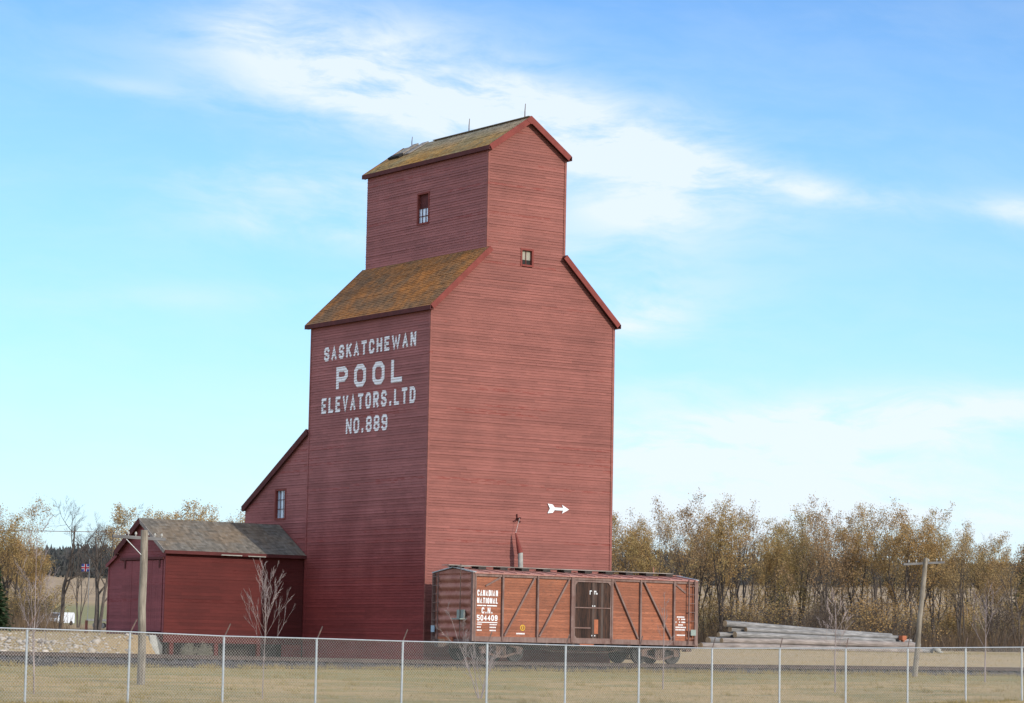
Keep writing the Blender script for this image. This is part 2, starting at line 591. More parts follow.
def mat_car_side():
    mt, t, b = mat_new('peeling_boxcar_boards')
    p = objc(t)
    x, y, z = t.sep(p)
    bid = t.math('FLOOR', t.math('DIVIDE', z, 0.105))
    w1 = t.new('ShaderNodeTexWhiteNoise', noise_dimensions='1D')
    t.put(w1.inputs['W'], bid)
    st = t.noise(t.vmul(p, (1.6, 1.0, 11.0)), 2.2, 6, 0.7)
    bl = t.noise(p, 0.55, 4, .6)
    fl = t.noise(t.vmul(p, (2.2, 1, 9)), 4.0, 5, .75)
    c = t.mix(t.ramp(bl, .3, .7), (0.235, 0.085, 0.048), (0.32, 0.115, 0.060))
    k = t.math('MULTIPLY', t.math('ADD', t.math('MULTIPLY', w1.outputs[0], .34), .82), t.ramp(st, .3, .7, .8, 1.2))
    c = t.mix(1.0, c, t.comb(k, k, k), 'MULTIPLY')
    # flaked paint shows grey brown wood, more of it on the right half of the car
    amt = t.math('ADD', fl, t.math('MULTIPLY', t.ramp(x, 3.0, 11.0), 0.09))
    c = t.mix(t.ramp(amt, .53, .65, 0, .85), c, (0.135, 0.072, 0.05))
    fr = t.math('FRACT', t.math('DIVIDE', z, 0.105))
    gap = t.math('LESS_THAN', fr, 0.09)
    c = t.mix(t.math('MULTIPLY', gap, .5), c, (0.04, 0.02, 0.014))
    t.put(b.inputs['Base Color'], c)
    b.inputs['Roughness'].default_value = .8
    bump(t, b, t.math('ADD', fl, t.math('MULTIPLY', gap, -1.0)), .5, .01)
    return mt


def mat_car_door():
    mt, t, b = mat_new('bare_dark_door_boards')
    p = objc(t)
    x, y, z = t.sep(p)
    bid = t.math('FLOOR', t.math('DIVIDE', x, 0.11))
    w1 = t.new('ShaderNodeTexWhiteNoise', noise_dimensions='1D')
    t.put(w1.inputs['W'], bid)
    st = t.noise(t.vmul(p, (14.0, 1.0, 1.2)), 2.0, 5, .65)
    c = t.mix(t.ramp(st, .3, .72), (0.024, 0.017, 0.014), (0.095, 0.045, 0.028))
    c = t.mix(t.ramp(w1.outputs[0], .70, .98, 0, .45), c, (0.10, 0.088, 0.078))
    k = t.math('ADD', t.math('MULTIPLY', w1.outputs[0], .7), .45)
    c = t.mix(1.0, c, t.comb(k, k, k), 'MULTIPLY')
    t.put(b.inputs['Base Color'], c)
    b.inputs['Roughness'].default_value = .85
    bump(t, b, st, .5, .01)
    return mt


M['car_side'] = mat_car_side()
M['car_door'] = mat_car_door()

# ---------------------------------------------------------------- terrain
TH = 0.6147
ST, CT = math.sin(TH), math.cos(TH)


def smooth(a, b, v):
    q = np.clip((v - a) / (b - a), 0, 1)
    return q * q * (3 - 2 * q)


FA = 0.11
FD = (math.cos(FA), math.sin(FA))
FP = (-31.05, -29.0)


def ground_z(x, y):
    x = np.asarray(x, float)
    y = np.asarray(y, float)
    t = (x + 61.0) * ST + (y + 92.15) * CT
    yf = FP[1] + (x - FP[0]) * math.tan(FA)
    zf = np.interp(x, [-60, -31, -22, -10, 0, 8, 30], [-0.95, -.90, -.98, -1.02, -.96, -.76, -.6])
    q = np.clip((y + 5.2) / (yf + 5.2), 0, 1.25)
    toe = -.15 + .003 * np.clip(x, -60, 60)
    near = toe + (zf - toe) * (0.15 * q + 0.85 * q * q)
    near = np.where(q > 1.0, zf, near)
    tf = np.interp(t, [90, 110, 150, 200, 300, 380, 445, 500, 600, 850, 1000, 1500, 3000],
                   [.95, 1.0, .88, 1.45, 2.4, 3.0, 3.4, 6.8, 12.5, 23.0, 24.0, 10.0, 0.0])
    roll = 1.2 * np.sin(x * .012 + 1) * smooth(450, 700, t)
    tf = tf + roll
    up_l = smooth(2.2, 10.5, y)                         # bank left of the shed
    up_m = smooth(14.0, 22.0, y)                        # behind the buildings
    up_r = smooth(1.5, 14.0, y)
    sk = x - .62 * np.minimum(y - 9.2, 0)
    sl_ = np.where(y < 9.2, 1 - smooth(-10.6 + 2.4 * smooth(5, 9.2, y), -7.2, x - .75 * (y - 9.2)), 1 - smooth(-7.3, -7.0, x))
    sr = smooth(10.0, 16.0, x)
    w = sl_ * up_l + (1 - sl_) * ((1 - sr) * up_m + sr * up_r)
    back = 0.05 + (tf - 0.05) * w
    z = np.where(y < -5.2, near, np.where(y > 0.2, back, toe + (0.05 - toe) * smooth(-5.2, 0.2, y)))
    return z


def gz(x, y):
    return float(ground_z(x, y))


def axis(segs):
    out = []
    for a, b, st in segs:
        out += list(np.arange(a, b, st))
    out.append(segs[-1][1])
    return np.array(out)


xs = axis([(-2500, -400, 150), (-400, -90, 20), (-90, -45, 2.5), (-45, -8.2, .6), (-8.2, -6.4, .1), (-6.4, 50, .6), (50, 120, 3), (120, 900, 20), (900, 4500, 150)])
ys = axis([(-1500, -200, 100), (-200, -60, 10), (-60, -34, 1.5), (-34, 26, .5), (26, 130, 2.5), (130, 900, 14), (900, 1400, 60), (1400, 5000, 250)])
GX, GY = np.meshgrid(xs, ys)
GZ = ground_z(GX, GY)
rs = np.random.RandomState(3)
near_mask = (np.abs(GX) < 60) & (GY > -40) & (GY < 60)
GZ = GZ + np.where(near_mask, rs.normal(0, .012, GX.shape), 0)
nx, ny = len(xs), len(ys)
idx = np.arange(nx * ny).reshape(ny, nx)
fc = np.stack([idx[:-1, :-1], idx[:-1, 1:], idx[1:, 1:], idx[1:, :-1]], -1).reshape(-1, 4)
g = np_mesh('ground', np.stack([GX, GY, GZ], -1).reshape(-1, 3), fc, M['ground'])
for p_ in g.data.polygons:
    p_.use_smooth = True
tag(g, kind='structure')

# ---------------------------------------------------------------- board surfaces


def boards(mb, O, U, V, L, Rr, v0, v1, course=.11, bulge=.027, holes=(), seg=(3.0, 5.0), rnd=None, phase=0.0):
    """courses of lapped boards on a plane; N = U x V"""
    rnd = rnd or random.Random(1)
    O, U, V = Vector(O), Vector(U), Vector(V)
    N = U.cross(V)
    # board edges fall on multiples of course along V, phase shifts them
    edges = [v0]
    k = math.floor((v0 + phase) / course) + 1
    while k * course - phase < v1 - 1e-4:
        edges.append(k * course - phase)
        k += 1
    edges.append(v1)

    def P(u, v, d):
        return O + U * u + V * v + N * d
    for a, b in zip(edges[:-1], edges[1:]):
        l0, l1, r0, r1 = L(a), L(b), Rr(a), Rr(b)
        lo, hi = min(l0, l1), max(r0, r1)
        ivs = [(lo, hi)]
        cvar = rnd.choice((.55, .7, .8, .9, 1.0))
        for hu0, hu1, hv0, hv1 in holes:
            if b > hv0 and a < hv1:
                nv = []
                for p, q in ivs:
                    if hu1 <= p or hu0 >= q:
                        nv.append((p, q))
                    else:
                        if p < hu0:
                            nv.append((p, hu0))
                        if hu1 < q:
                            nv.append((hu1, q))
                ivs = nv
        for p, q in ivs:
            cuts = [p]
            c = p + rnd.uniform(.6, seg[1])
            while c < q - .5:
                cuts.append(c)
                c += rnd.uniform(*seg)
            cuts.append(q)
            for c0, c1 in zip(cuts[:-1], cuts[1:]):
                g0 = 0.0 if c0 == p else .0015
                g1 = 0.0 if c1 == q else .0015
                c0 += g0
                c1 -= g1
                d = bulge * rnd.uniform(.8, 1.25) * cvar
                d2 = d * rnd.uniform(.9, 1.12)
                ua0 = max(c0, l0) if c0 == lo else c0
                ub0 = max(c0, l1) if c0 == lo else c0
                ua1 = min(c1, r0) if c1 == hi else c1
                ub1 = min(c1, r1) if c1 == hi else c1
                ua0, ub0 = max(ua0, min(l0, ua1)), max(ub0, min(l1, ub1))
                ua0 = max(ua0, l0)
                ub0 = max(ub0, l1)
                ua1 = min(ua1, r0)
                ub1 = min(ub1, r1)
                if ua1 < ua0:
                    ua1 = ua0
                if ub1 < ub0:
                    ub1 = ub0
                if ua1 - ua0 < 1e-3 and ub1 - ub0 < 1e-3:
                    continue
                mb.quad(P(ua0, a, d), P(ua1, a, d2), P(ub1, b, .003), P(ub0, b, .003))
                mb.quad(P(ua0, a, -.004), P(ua1, a, -.004), P(ua1, a, d2), P(ua0, a, d))


# ---------------------------------------------------------------- the elevator
W, D, H1 = 9.33, 9.35, 14.42
CA, CB, H2B, H2 = 2.69, 6.64, 16.98, 21.28
CM = (CA + CB) / 2
HR = 22.66
LD = 14.68            # back edge of the lean-to
elev = empty('grain_elevator', (W / 2, D / 2, 0))
tag(elev, 'tall faded red wooden grain elevator with mossy stepped roofs and white painted lettering', 'grain elevator')


def lerp(a, b, f):
    return a + (b - a) * f


def fL(z):
    if z <= H1:
        return 0.0
    if z <= H2B:
        return lerp(0, CA, (z - H1) / (H2B - H1))
    if z <= H2:
        return CA
    return lerp(CA, CM, (z - H2) / (HR - H2))


def fR(z):
    if z <= H1:
        return W
    if z <= H2B:
        return lerp(W, CB, (z - H1) / (H2B - H1))
    if z <= H2:
        return CB
    return lerp(CB, CM, (z - H2) / (HR - H2))


FW = (4.46, 4.98, 16.60, 17.22)          # front window u0,u1,z0,z1
rn = random.Random(11)
Zv = (0, 0, 1)
core = MB()
i_ = .16
core.prism([(i_, i_, 0), (W - i_, i_, 0), (W - i_, i_, H1), (CB - i_, i_, H2B), (CB - i_, i_, H2), (CM, i_, HR - .25),
            (CA + i_, i_, H2), (CA + i_, i_, H2B), (i_, i_, H1)], (0, D - 2 * i_, 0))
core.build('inner_wall', M['trim_dark'], elev)

mb = MB()
boards(mb, (0, 0, 0), (1, 0, 0), Zv, fL, fR, .1, HR, holes=[FW], rnd=rn)
mb.build('front_wall', M['siding_front'], elev)
mb = MB()
boards(mb, (0, D, 0), (0, -1, 0), Zv, lambda z: 0, lambda z: D, .1, H1, rnd=rn)
CW = (D - 5.22, D - 4.42, 18.72, 19.98)   # cupola window (u from the back)
mb.build('side_wall', M['siding_left'], elev)
mb = MB()
boards(mb, (CA, D, 0), (0, -1, 0), Zv, lambda z: 0, lambda z: D, H2B + .05, H2, holes=[CW], rnd=rn)
mb.build('cupola_wall', M['siding_left'], elev)
mb = MB()
boards(mb, (W, 0, 0), (0, 1, 0), Zv, lambda z: 0, lambda z: D, .1, H1, rnd=rn)
mb.build('side_wall', M['siding_left'], elev)
mb = MB()
boards(mb, (CB, 0, 0), (0, 1, 0), Zv, lambda z: 0, lambda z: D, H2B + .05, H2, rnd=rn)
mb.build('cupola_wall', M['siding_left'], elev)
mb = MB()
boards(mb, (W, D, 0), (-1, 0, 0), Zv, lambda z: W - fR(z), lambda z: W - fL(z), .1, HR, rnd=rn)
mb.build('back_wall', M['siding_front'], elev)
# corner boards
for q_ in ((-.038, .05, -.042, -.001, .1, H1 - .02, 0), (-.042, -.0385, -.001, .07, .1, H1 - .02, 1), (W - .07, W + .042, -.042, -.001, .1, H1 - .02, 0),
           (CA - .038, CA + .05, -.042, -.001, H2B + .15, H2 - .02, 0), (CB - .06, CB + .042, -.042, -.001, H2B + .15, H2 - .02, 0),
           (CA - .043, CA - .0385, -.001, .07, H2B + .15, H2 - .02, 1), (-.043, -.001, D - .08, D - .02, .1, H1 - .02, 1)):
    mb = MB()
    mb.box(*q_[:6])
    mb.build('corner_board', M['siding_left'] if q_[6] else M['siding_front'], elev)


def slope_roof(p_eave, p_top, y0, y1, th, mat, name, parent, out=(0, 0), course=.14, sag=0.0):
    """roof slope running along Y between y0 and y1, from eave (x,z) to top (x,z)"""
    (xe, ze), (xt, zt) = p_eave, p_top
    dv = Vector((xt - xe, 0, zt - ze))
    ln = dv.length
    dv.normalize()
    nup = Vector((-dv.z, 0, dv.x))
    if nup.z < 0:
        nup = -nup
    base = MB()
    a = Vector((xe, y0, ze))
    base.prism([a, a + dv * ln, a + dv * ln - nup * th, a - nup * th], (0, y1 - y0, 0))
    base.build(name + '_deck', M['trim_dark'], parent)
    top = MB()
    if Vector((0, -1, 0)).cross(dv).dot(nup) > 0:
        boards(top, (xe, y1, ze), (0, -1, 0), dv, lambda v: 0, lambda v: y1 - y0, 0, ln, course, .022, seg=(1.0, 2.2), rnd=rn)
    else:
        boards(top, (xe, y0, ze), (0, 1, 0), dv, lambda v: 0, lambda v: y1 - y0, 0, ln, course, .022, seg=(1.0, 2.2), rnd=rn)
    return top.build(name, mat, parent)


OH = .18      # overhangs
OH2 = .14
RK = .22
sl1 = (H2B - H1) / CA
sl2 = (HR - H2) / (CM - CA)
# main roofs (left, right)
t1 = .16
ze = 14.47
sl1 = (17.16 - ze) / (CA + OH)
slope_roof((-OH, ze), (CA + .02, ze + sl1 * (CA + .02 + OH)), -RK, D + RK, .13, M['roof'], 'roof', elev)
slope_roof((W + OH, ze), (CB - .02, ze + sl1 * (W + OH - CB + .02)), -RK, D + RK, .13, M['roof'], 'roof', elev)
ze2 = 21.38
sl2 = (22.85 - ze2) / (CM - CA + OH2)
r1 = slope_roof((CA - OH2, ze2), (CM, ze2 + sl2 * (CM - CA + OH2)), -RK, D + RK, .13, M['roof_top'], 'cupola_roof', elev)
r2 = slope_roof((CB + OH2, ze2), (CM, ze2 + sl2 * (CB + OH2 - CM)), -RK, D + RK, .13, M['roof_top'], 'cupola_roof', elev)
# rake boards and fascia
ytop = -RK - .03


def rake(xa, za, xb, zb, name, mat, y=-RK, w=.25, par=None, drop=0.01):
    a, b_ = Vector((xa, y, za + drop)), Vector((xb, y, zb + drop))
    d_ = (b_ - a).normalized()
    n_ = Vector((-d_.z, 0, d_.x))
    if n_.z > 0:
        n_ = -n_
    k = MB()
    k.prism([a, b_, b_ + Vector((0, 0, -w / abs(d_.x) if False else 0)) + n_ * w, a + n_ * w], (0, -.03, 0))
    return k.build(name, mat, par or elev)


zt1 = ze + sl1 * (CA + OH)
rake(-OH, ze + .02, CA, zt1 + .02, 'rake_board', M['trim'], w=.23)
rake(W + OH, ze + .02, CB, zt1 + .02, 'rake_board', M['trim'], w=.23)
zt2 = ze2 + sl2 * (CM - CA + OH2)
rake(CA - OH2, ze2 + .02, CM, zt2 + .02, 'rake_board', M['trim'], w=.25)
rake(CB + OH2, ze2 + .02, CM, zt2 + .02, 'rake_board', M['trim'], w=.25)
for yb in (D + RK + .03,):
    rake(-OH, ze + .02, CA, zt1 + .02, 'rake_board', M['trim'], y=yb, w=.23)
    rake(W + OH, ze + .02, CB, zt1 + .02, 'rake_board', M['trim'], y=yb, w=.23)
    rake(CA - OH2, ze2 + .02, CM, zt2 + .02, 'rake_board', M['trim'], y=yb, w=.25)
    rake(CB + OH2, ze2 + .02, CM, zt2 + .02, 'rake_board', M['trim'], y=yb, w=.25)
for x0, z0, s_ in ((-OH, ze, -1), (W + OH, ze, 1), (CA - OH2, ze2, -1), (CB + OH2, ze2, 1)):
    k = MB()
    k.box(min(x0, x0 + s_ * .025), max(x0, x0 + s_ * .025), -RK - .03, D + RK + .03, z0 - .17, z0 + .012)
    k.build('fascia', M['trim_dark'], elev)
    k = MB()
    oo = OH if z0 == ze else OH2
    a_, b_ = (x0 + .02, x0 + oo - .004) if s_ < 0 else (x0 - oo + .004, x0 - .02)
    k.box(min(a_, b_), max(a_, b_), -RK, D + RK, z0 - .165, z0 - .14)
    k.build('soffit', M['trim_dark'], elev)
# grey patched ridge and hatch near the back of the cupola roof
k = MB()
sd2 = Vector((CM - (CA - OH2), 0, zt2 - ze2)).normalized()
up2 = Vector((-sd2.z, 0, sd2.x))


def roofpt(s_, y, h=0):      # s_ = distance down from ridge on the left slope
    return Vector((CM, y, zt2)) - sd2 * s_ + up2 * h


k.prism([roofpt(.0, 7.5, .02), roofpt(1.1, 7.7, .035), roofpt(1.1, 8.1, .035), roofpt(0, 8.0, .02)], up2 * .04)
k.prism([roofpt(.0, 8.3, .02), roofpt(.9, 8.4, .035), roofpt(.9, 8.7, .035), roofpt(0, 8.7, .02)], up2 * .07)
# k.prism([roofpt(0, 7.7, .05), roofpt(.28, 7.7, .05), roofpt(.28, 9.5, .16), roofpt(-.02, 9.5, .16)], up2 * .05)
k.build('ridge_patch', M['walkwood'], elev)
k = MB()
k.prism([roofpt(1.05, 8.2, .03), roofpt(1.30, 8.2, .03), roofpt(1.30, 9.1, .03), roofpt(1.05, 9.1, .03)], up2 * .10)
k.build('roof_hatch', M['dark'], elev)
k = MB()
for x0_, s1_ in ((CM, 1),):
    k.bar((CM - .07, -RK - .02, zt2 + .00), (CM - .07, 7.0, zt2 + .00), .16, .03)
k.build('ridge_cap', M['roof_shed'], elev)
k = MB()
k.prism([(CM - .26, -RK - .031, zt2 - .17), (CM, -RK - .031, zt2 - .33), (CM + .26, -RK - .031, zt2 - .17), (CM, -RK - .031, zt2 + .025)], (0, -.006, 0))
k.build('apex_block', M['trim'], elev)
for yy, hh in ((.25, .62), (4.4, .6), (8.9, .45)):
    k = MB()
    k.tube([(CM, yy, zt2 - .05), (CM, yy, zt2 + hh * .5), (CM + .02, yy, zt2 + hh)], [.028, .022, .014], 6)
    k.build('lightning_rod', M['truck'], elev)

# front window
w_ = empty('window', (0, 0, 0))


def window(parent, O, U, u0, u1, z0, z1, panes, mats, depth=.10, name='window', frame_mat=None, rows=2, cols=3, frame=.07):
    """framed sash window; children frame and pane"""
    O, U = Vector(O), Vector(U)
    N = U.cross(Vector((0, 0, 1)))

    def P(u, z, d):
        return O + U * u + Vector((0, 0, z)) + N * d
    fm = frame_mat or M['trim']
    k = MB()

    def b4(a, b, c, d_, n0, n1):
        k.prism([P(a, c, n0), P(b, c, n0), P(b, d_, n0), P(a, d_, n0)], N * (n1 - n0))
    f = frame
    b4(u0 - f, u0 + .01, z0 - f, z1 + f, -.12, .035)
    b4(u1 - .01, u1 + f, z0 - f, z1 + f, -.12, .035)
    b4(u0 + .0105, u1 - .0105, z1 - .01, z1 + f - .002, -.12, .034)
    b4(u0 + .0105, u1 - .0105, z0 - f + .002, z0 + .01, -.12, .050)
    wn = k.build(name, fm, parent)
    k = MB()
    for i in range(1, cols):
        u = lerp(u0, u1, i / cols)
        b4(u - .011, u + .011, z0 + .01, z1 - .01, -.075, -.055)
    for i in range(1, rows):
        z = lerp(z0, z1, i / rows)
        b4(u0 + .011, u1 - .011, z - .014, z + .014, -.076, -.054)
    if k.v:
        k.build('glazing_bar', mats[1], wn)
    k = MB()
    b4(u0 + .0, u1 - .0, z0, z1, -.11, -.09)
    k.build('pane', mats[0], wn)
    return wn


bpy.data.objects.remove(w_)
wn = window(elev, (0, 0, 0), (1, 0, 0), FW[0], FW[1], FW[2], FW[3], 1, (M['blind'], M['trim']), cols=2, rows=1)
k = MB()
k.box(FW[0] + .02, FW[1] - .02, .075, .085, FW[2] + .01, FW[2] + .22)
k.build('broken_pane', M['dark'], wn)
# cupola window: upper half boarded with old red paint, lower half glazed
wn = window(elev, (CA, D, 0), (0, -1, 0), CW[0], CW[1], CW[2], CW[3], 1, (M['trim_dark'], M['trim_dark']), cols=1, rows=1)
k = MB()
yA, yB = D - CW[1], D - CW[0]
k.box(CA + .05, CA + .07, yA + .02, yB - .02, CW[2] + .03, lerp(CW[2], CW[3], .50))
k.build('lower_pane', M['glass_pale'], wn)
k = MB()
for i in (1, 2):
    yy = lerp(yA, yB, i / 3)
    k.box(CA + .025, CA + .049, yy - .014, yy + .014, CW[2] + .03, lerp(CW[2], CW[3], .5))
k.box(CA + .020, CA + .048, yA + .02, yB - .02, lerp(CW[2], CW[3], .24) - .015, lerp(CW[2], CW[3], .24) + .015)
k.box(CA + .020, CA + .048, yA + .02, yB - .02, lerp(CW[2], CW[3], .5), lerp(CW[2], CW[3], .5) + .05)
k.build('sash_bar', M['trim_dark'], wn)

# lean-to behind the main bin (part of the elevator)
LZ0, LZ1 = 9.85, 6.72


def lt(y):
    return lerp(LZ0, LZ1, (y - D) / (LD - D))


LW = (LD - 12.01, LD - 11.22, 6.18, 7.40)
mb = MB()
# plane X=.02 facing -X; u from back
X0L = .03


def ltR(z):
    # u (from LD) limit on front side is LD-D ; slope limits the left side
    return LD - D


def ltL(z):
    if z <= LZ1:
        return 0.0
    return min(LD - D, (z - LZ1) / (LZ0 - LZ1) * (LD - D))


boards(mb, (X0L, LD, 0), (0, -1, 0), Zv, ltL, ltR, .9, LZ0, holes=[LW], rnd=rn)
mb.build('leanto_wall', M['siding_left'], elev)
mb = MB()
boards(mb, (W, LD, 0), (-1, 0, 0), Zv, lambda z: 0, lambda z: W - X0L, .9, LZ1, rnd=rn)
mb.build('leanto_wall', M['siding_left'], elev)
mb = MB()
boards(mb, (W, D, 0), (0, 1, 0), Zv, lambda z: 0, lambda z: (LD - D) if z <= LZ1 else max(0, (LD - D) * (1 - (z - LZ1) / (LZ0 - LZ1))), .9, LZ0, rnd=rn)
mb.build('leanto_wall', M['siding_left'], elev)
k = MB()
k.prism([(X0L + .15, D, .5), (X0L + .15, LD - .15, .5), (X0L + .15, LD - .15, LZ1 - .1), (X0L + .15, D, LZ0 - .1)], (W - .3, 0, 0))
k.build('leanto_inner_wall', M['trim_dark'], elev)
window(elev, (X0L, LD, 0), (0, -1, 0), LW[0], LW[1], LW[2], LW[3], 1, (M['glass_pale'], M['trim_dark']), cols=3, rows=3)
sl3 = (LZ0 - LZ1) / (LD - D)
k = MB()
ye, ze3 = LD + .13, LZ1 - .13 * sl3 + .12
a = Vector((-.10, D + .03, ze3 + (ye - D - .03) * sl3))
b_ = Vector((-.10, ye, ze3))
dn = (b_ - a).normalized()
nn = Vector((0, -dn.z, dn.y))
if nn.z < 0:
    nn = -nn
k.prism([a, b_, b_ - nn * .12, a - nn * .12], (W + .34, 0, 0))
k.build('leanto_roof_deck', M['trim_dark'], elev)
top = MB()
ln = (b_ - a).length
# V up-slope: from eave to top; U x V = N up  -> U = (-1,0,0)
boards(top, (W + .24, ye, ze3), (-1, 0, 0), -dn, lambda v: 0, lambda v: W + .34, 0, ln, .14, .02, seg=(1, 2.2), rnd=rn)
top.build('leanto_roof', M['roof'], elev)
k = MB()
k.prism([a + Vector((0, 0, .02)), b_ + Vector((0, 0, .02)), b_ - nn * .24, a - nn * .24], (-.03, 0, 0))
k.build('rake_board', M['trim_dark'], elev)
k = MB()
k.box(-.10, W + .24, ye, ye + .025, ze3 - .17, ze3 + .01)
k.build('fascia', M['trim_dark'], elev)

# foundation skirt
k = MB()
k.box(.12, W - .12, D + .02, LD - .1, -.3, .95)
k.build('leanto_foundation', M['tie'], elev)
k = MB()
k.box(.03, W - .03, .03, D, -.3, .105)
k.build('foundation', M['concrete'], elev)


# ---- painted lettering
GL = {
    'S': [[(1, .80), (.78, 1), (.22, 1), (0, .80), (0, .66), (.20, .52), (.80, .46), (1, .34), (1, .20), (.78, 0), (.22, 0), (0, .20)]],
    'A': [[(0, 0), (.5, 1), (1, 0)], [(.2, .32), (.8, .32)]],
    'K': [[(0, 0), (0, 1)], [(1, 1), (.08, .42)], [(.36, .60), (1, 0)]],
    'T': [[(0, 1), (1, 1)], [(.5, 0), (.5, .96)]],
    'C': [[(1, .78), (.78, 1), (.22, 1), (0, .80), (0, .20), (.22, 0), (.78, 0), (1, .22)]],
    'H': [[(0, 0), (0, 1)], [(1, 0), (1, 1)], [(.05, .5), (.95, .5)]],
    'E': [[(1, 1), (0, 1), (0, 0), (1, 0)], [(.05, .5), (.8, .5)]],
    'W': [[(0, 1), (.25, 0), (.5, .85), (.75, 0), (1, 1)]],
    'N': [[(0, 0), (0, 1)], [(0.02, 1), (.98, 0)], [(1, 0), (1, 1)]],
    'P': [[(0, 0), (0, 1), (.76, 1), (1, .82), (1, .60), (.76, .42), (.06, .42)]],
    'O': [[(.25, 0), (0, .22), (0, .78), (.25, 1), (.75, 1), (1, .78), (1, .22), (.75, 0), 'c']],
    'L': [[(0, 1), (0, 0), (1, 0)]],
    'V': [[(0, 1), (.5, 0), (1, 1)]],
    'R': [[(0, 0), (0, 1), (.76, 1), (1, .82), (1, .62), (.76, .46), (.06, .46)], [(.5, .44), (1, 0)]],
    'D': [[(0, 0), (0, 1), (.72, 1), (1, .76), (1, .24), (.72, 0), 'c']],
    'I': [[(.5, 0), (.5, 1)]],
    '.': [[(.5, -.02), (.5, .13)]],
    '8': [[(.25, .52), (.03, .66), (.03, .86), (.25, 1), (.75, 1), (.97, .86), (.97, .66), (.75, .52), 'c'],
          [(.25, .50), (0, .34), (0, .16), (.25, 0), (.75, 0), (1, .16), (1, .34), (.75, .50), 'c']],
    '9': [[(0, .14), (.22, 0), (.78, 0), (1, .20), (1, .80), (.78, 1), (.22, 1), (0, .82), (0, .62), (.22, .46), (.94, .46)]],
    '5': [[(1, 1), (0, 1), (0, .58), (.75, .58), (1, .42), (1, .18), (.75, 0), (.22, 0), (0, .16)]],
    '0': [[(.25, 0), (0, .22), (0, .78), (.25, 1), (.75, 1), (1, .78), (1, .22), (.75, 0), 'c']],
    '4': [[(.75, 0), (.75, 1), (0, .32), (1, .32)]],
}


def clip_band(poly, za, zb):
    """clip a polygon of (u, z) points to za <= z <= zb"""
    for sgn, lim in ((1, za), (-1, zb)):
        out = []
        for i in range(len(poly)):
            p, q = poly[i], poly[(i + 1) % len(poly)]
            dp, dq = sgn * (p[1] - lim), sgn * (q[1] - lim)
            if dp >= 0:
                out.append(p)
            if dp * dq < 0:
                t_ = dp / (dp - dq)
                out.append((lerp(p[0], q[0], t_), lerp(p[1], q[1], t_)))
        poly = out
        if len(poly) < 3:
            return []
    return poly


def ribbon(mb, pts, w, uz, P3, course, lift, k0):
    """thick stroke; uz maps stroke coordinates to (u, z); P3 maps (u, z, depth) to 3D; with a course the paint follows the laps"""
    closed = pts[-1] == 'c'
    if closed:
        pts = pts[:-1]
    pts = [Vector((p[0], p[1])) for p in pts]
    n = len(pts)
    lt_, rt_ = [], []
    for i in range(n):
        if closed:
            a, b_ = pts[i - 1], pts[(i + 1) % n]
        else:
            a, b_ = pts[max(i - 1, 0)], pts[min(i + 1, n - 1)]
        p = pts[i]
        d1 = (p - a).normalized() if (p - a).length > 1e-9 else None
        d2 = (b_ - p).normalized() if (b_ - p).length > 1e-9 else None
        d1 = d1 or d2
        d2 = d2 or d1
        n1 = Vector((-d1.y, d1.x))
        n2 = Vector((-d2.y, d2.x))
        mm = n1 + n2
        if mm.length < .2:
            mm = n1.copy()
        mm.normalize()
        k = min(1 / max(mm.dot(n1), .3), 1.9)
        lt_.append(p + mm * k * w / 2)
        rt_.append(p - mm * k * w / 2)
    for i in range(n if closed else n - 1):
        j = (i + 1) % n
        quad = [uz(rt_[i]), uz(rt_[j]), uz(lt_[j]), uz(lt_[i])]
        area = sum(quad[q][0] * quad[(q + 1) % 4][1] - quad[(q + 1) % 4][0] * quad[q][1] for q in range(4))
        if area < 0:
            quad.reverse()
        ex = lift + .0005 * ((i + k0) % 7)
        if not course:
            mb.poly([P3(u, z, ex) for u, z in quad])
            continue
        z0, z1 = min(q[1] for q in quad), max(q[1] for q in quad)
        c = math.floor(z0 / course)
        while c * course < z1:
            za, zb = c * course, (c + 1) * course
            pl = clip_band(quad, za, zb)
            if pl:
                mb.poly([P3(u, z, ex + .0385 - .032 * min(1, max(0, (z - za) / course))) for u, z in pl])
            c += 1


def lettering(text, O, U, u0, u1, z0, z1, stroke, name, mat, parent, zslope=0.0, width=.72, skipgap=None, lift=0.0, dot=.5, course=.11):
    """block letters between u0 and u1 on the plane O,U; baseline z0, cap height z1"""
    O, U = Vector(O), Vector(U)
    N = U.cross(Vector((0, 0, 1)))
    wts = []
    for ch in text:
        wts.append({'.': dot, 'I': .35, ' ': .5, 'W': 1.5, 'L': .92, 'E': .92}.get(ch, 1.0))
    gap = .42 if skipgap is None else skipgap
    unit = (u1 - u0) / (sum(wts) + gap * (len(text) - 1))
    mb = MB()
    u = u0
    h = z1 - z0
    li = 0
    for ch, wt in zip(text, wts):
        cw = unit * wt
        if ch != ' ':
            for poly in GL[ch]:
                li += 1

                def uz(p, u=u):
                    uu = u + p[0]
                    return (uu, z0 + zslope * (uu - u0) + p[1])

                def P3(uu, z, d_):
                    return O + U * uu + Vector((0, 0, z)) + N * d_
                pp = [q if q == 'c' else (stroke / 2 + q[0] * (cw - stroke), stroke / 2 + q[1] * (h - stroke)) for q in poly]
                # open strokes end flush with the cap lines
                if pp[-1] != 'c':
                    for e, o_ in ((0, 1), (-1, -2)):
                        a_ = Vector(pp[e])
                        c_ = Vector(pp[o_])
                        dd = (a_ - c_).normalized()
                        pp[e] = tuple(a_ + dd * stroke * .42)
                ribbon(mb, pp, stroke if ch not in 'AVWNK' else stroke * .94, uz, P3, course, lift, li)
        u += cw + unit * gap
    return mb.build(name, mat, parent)


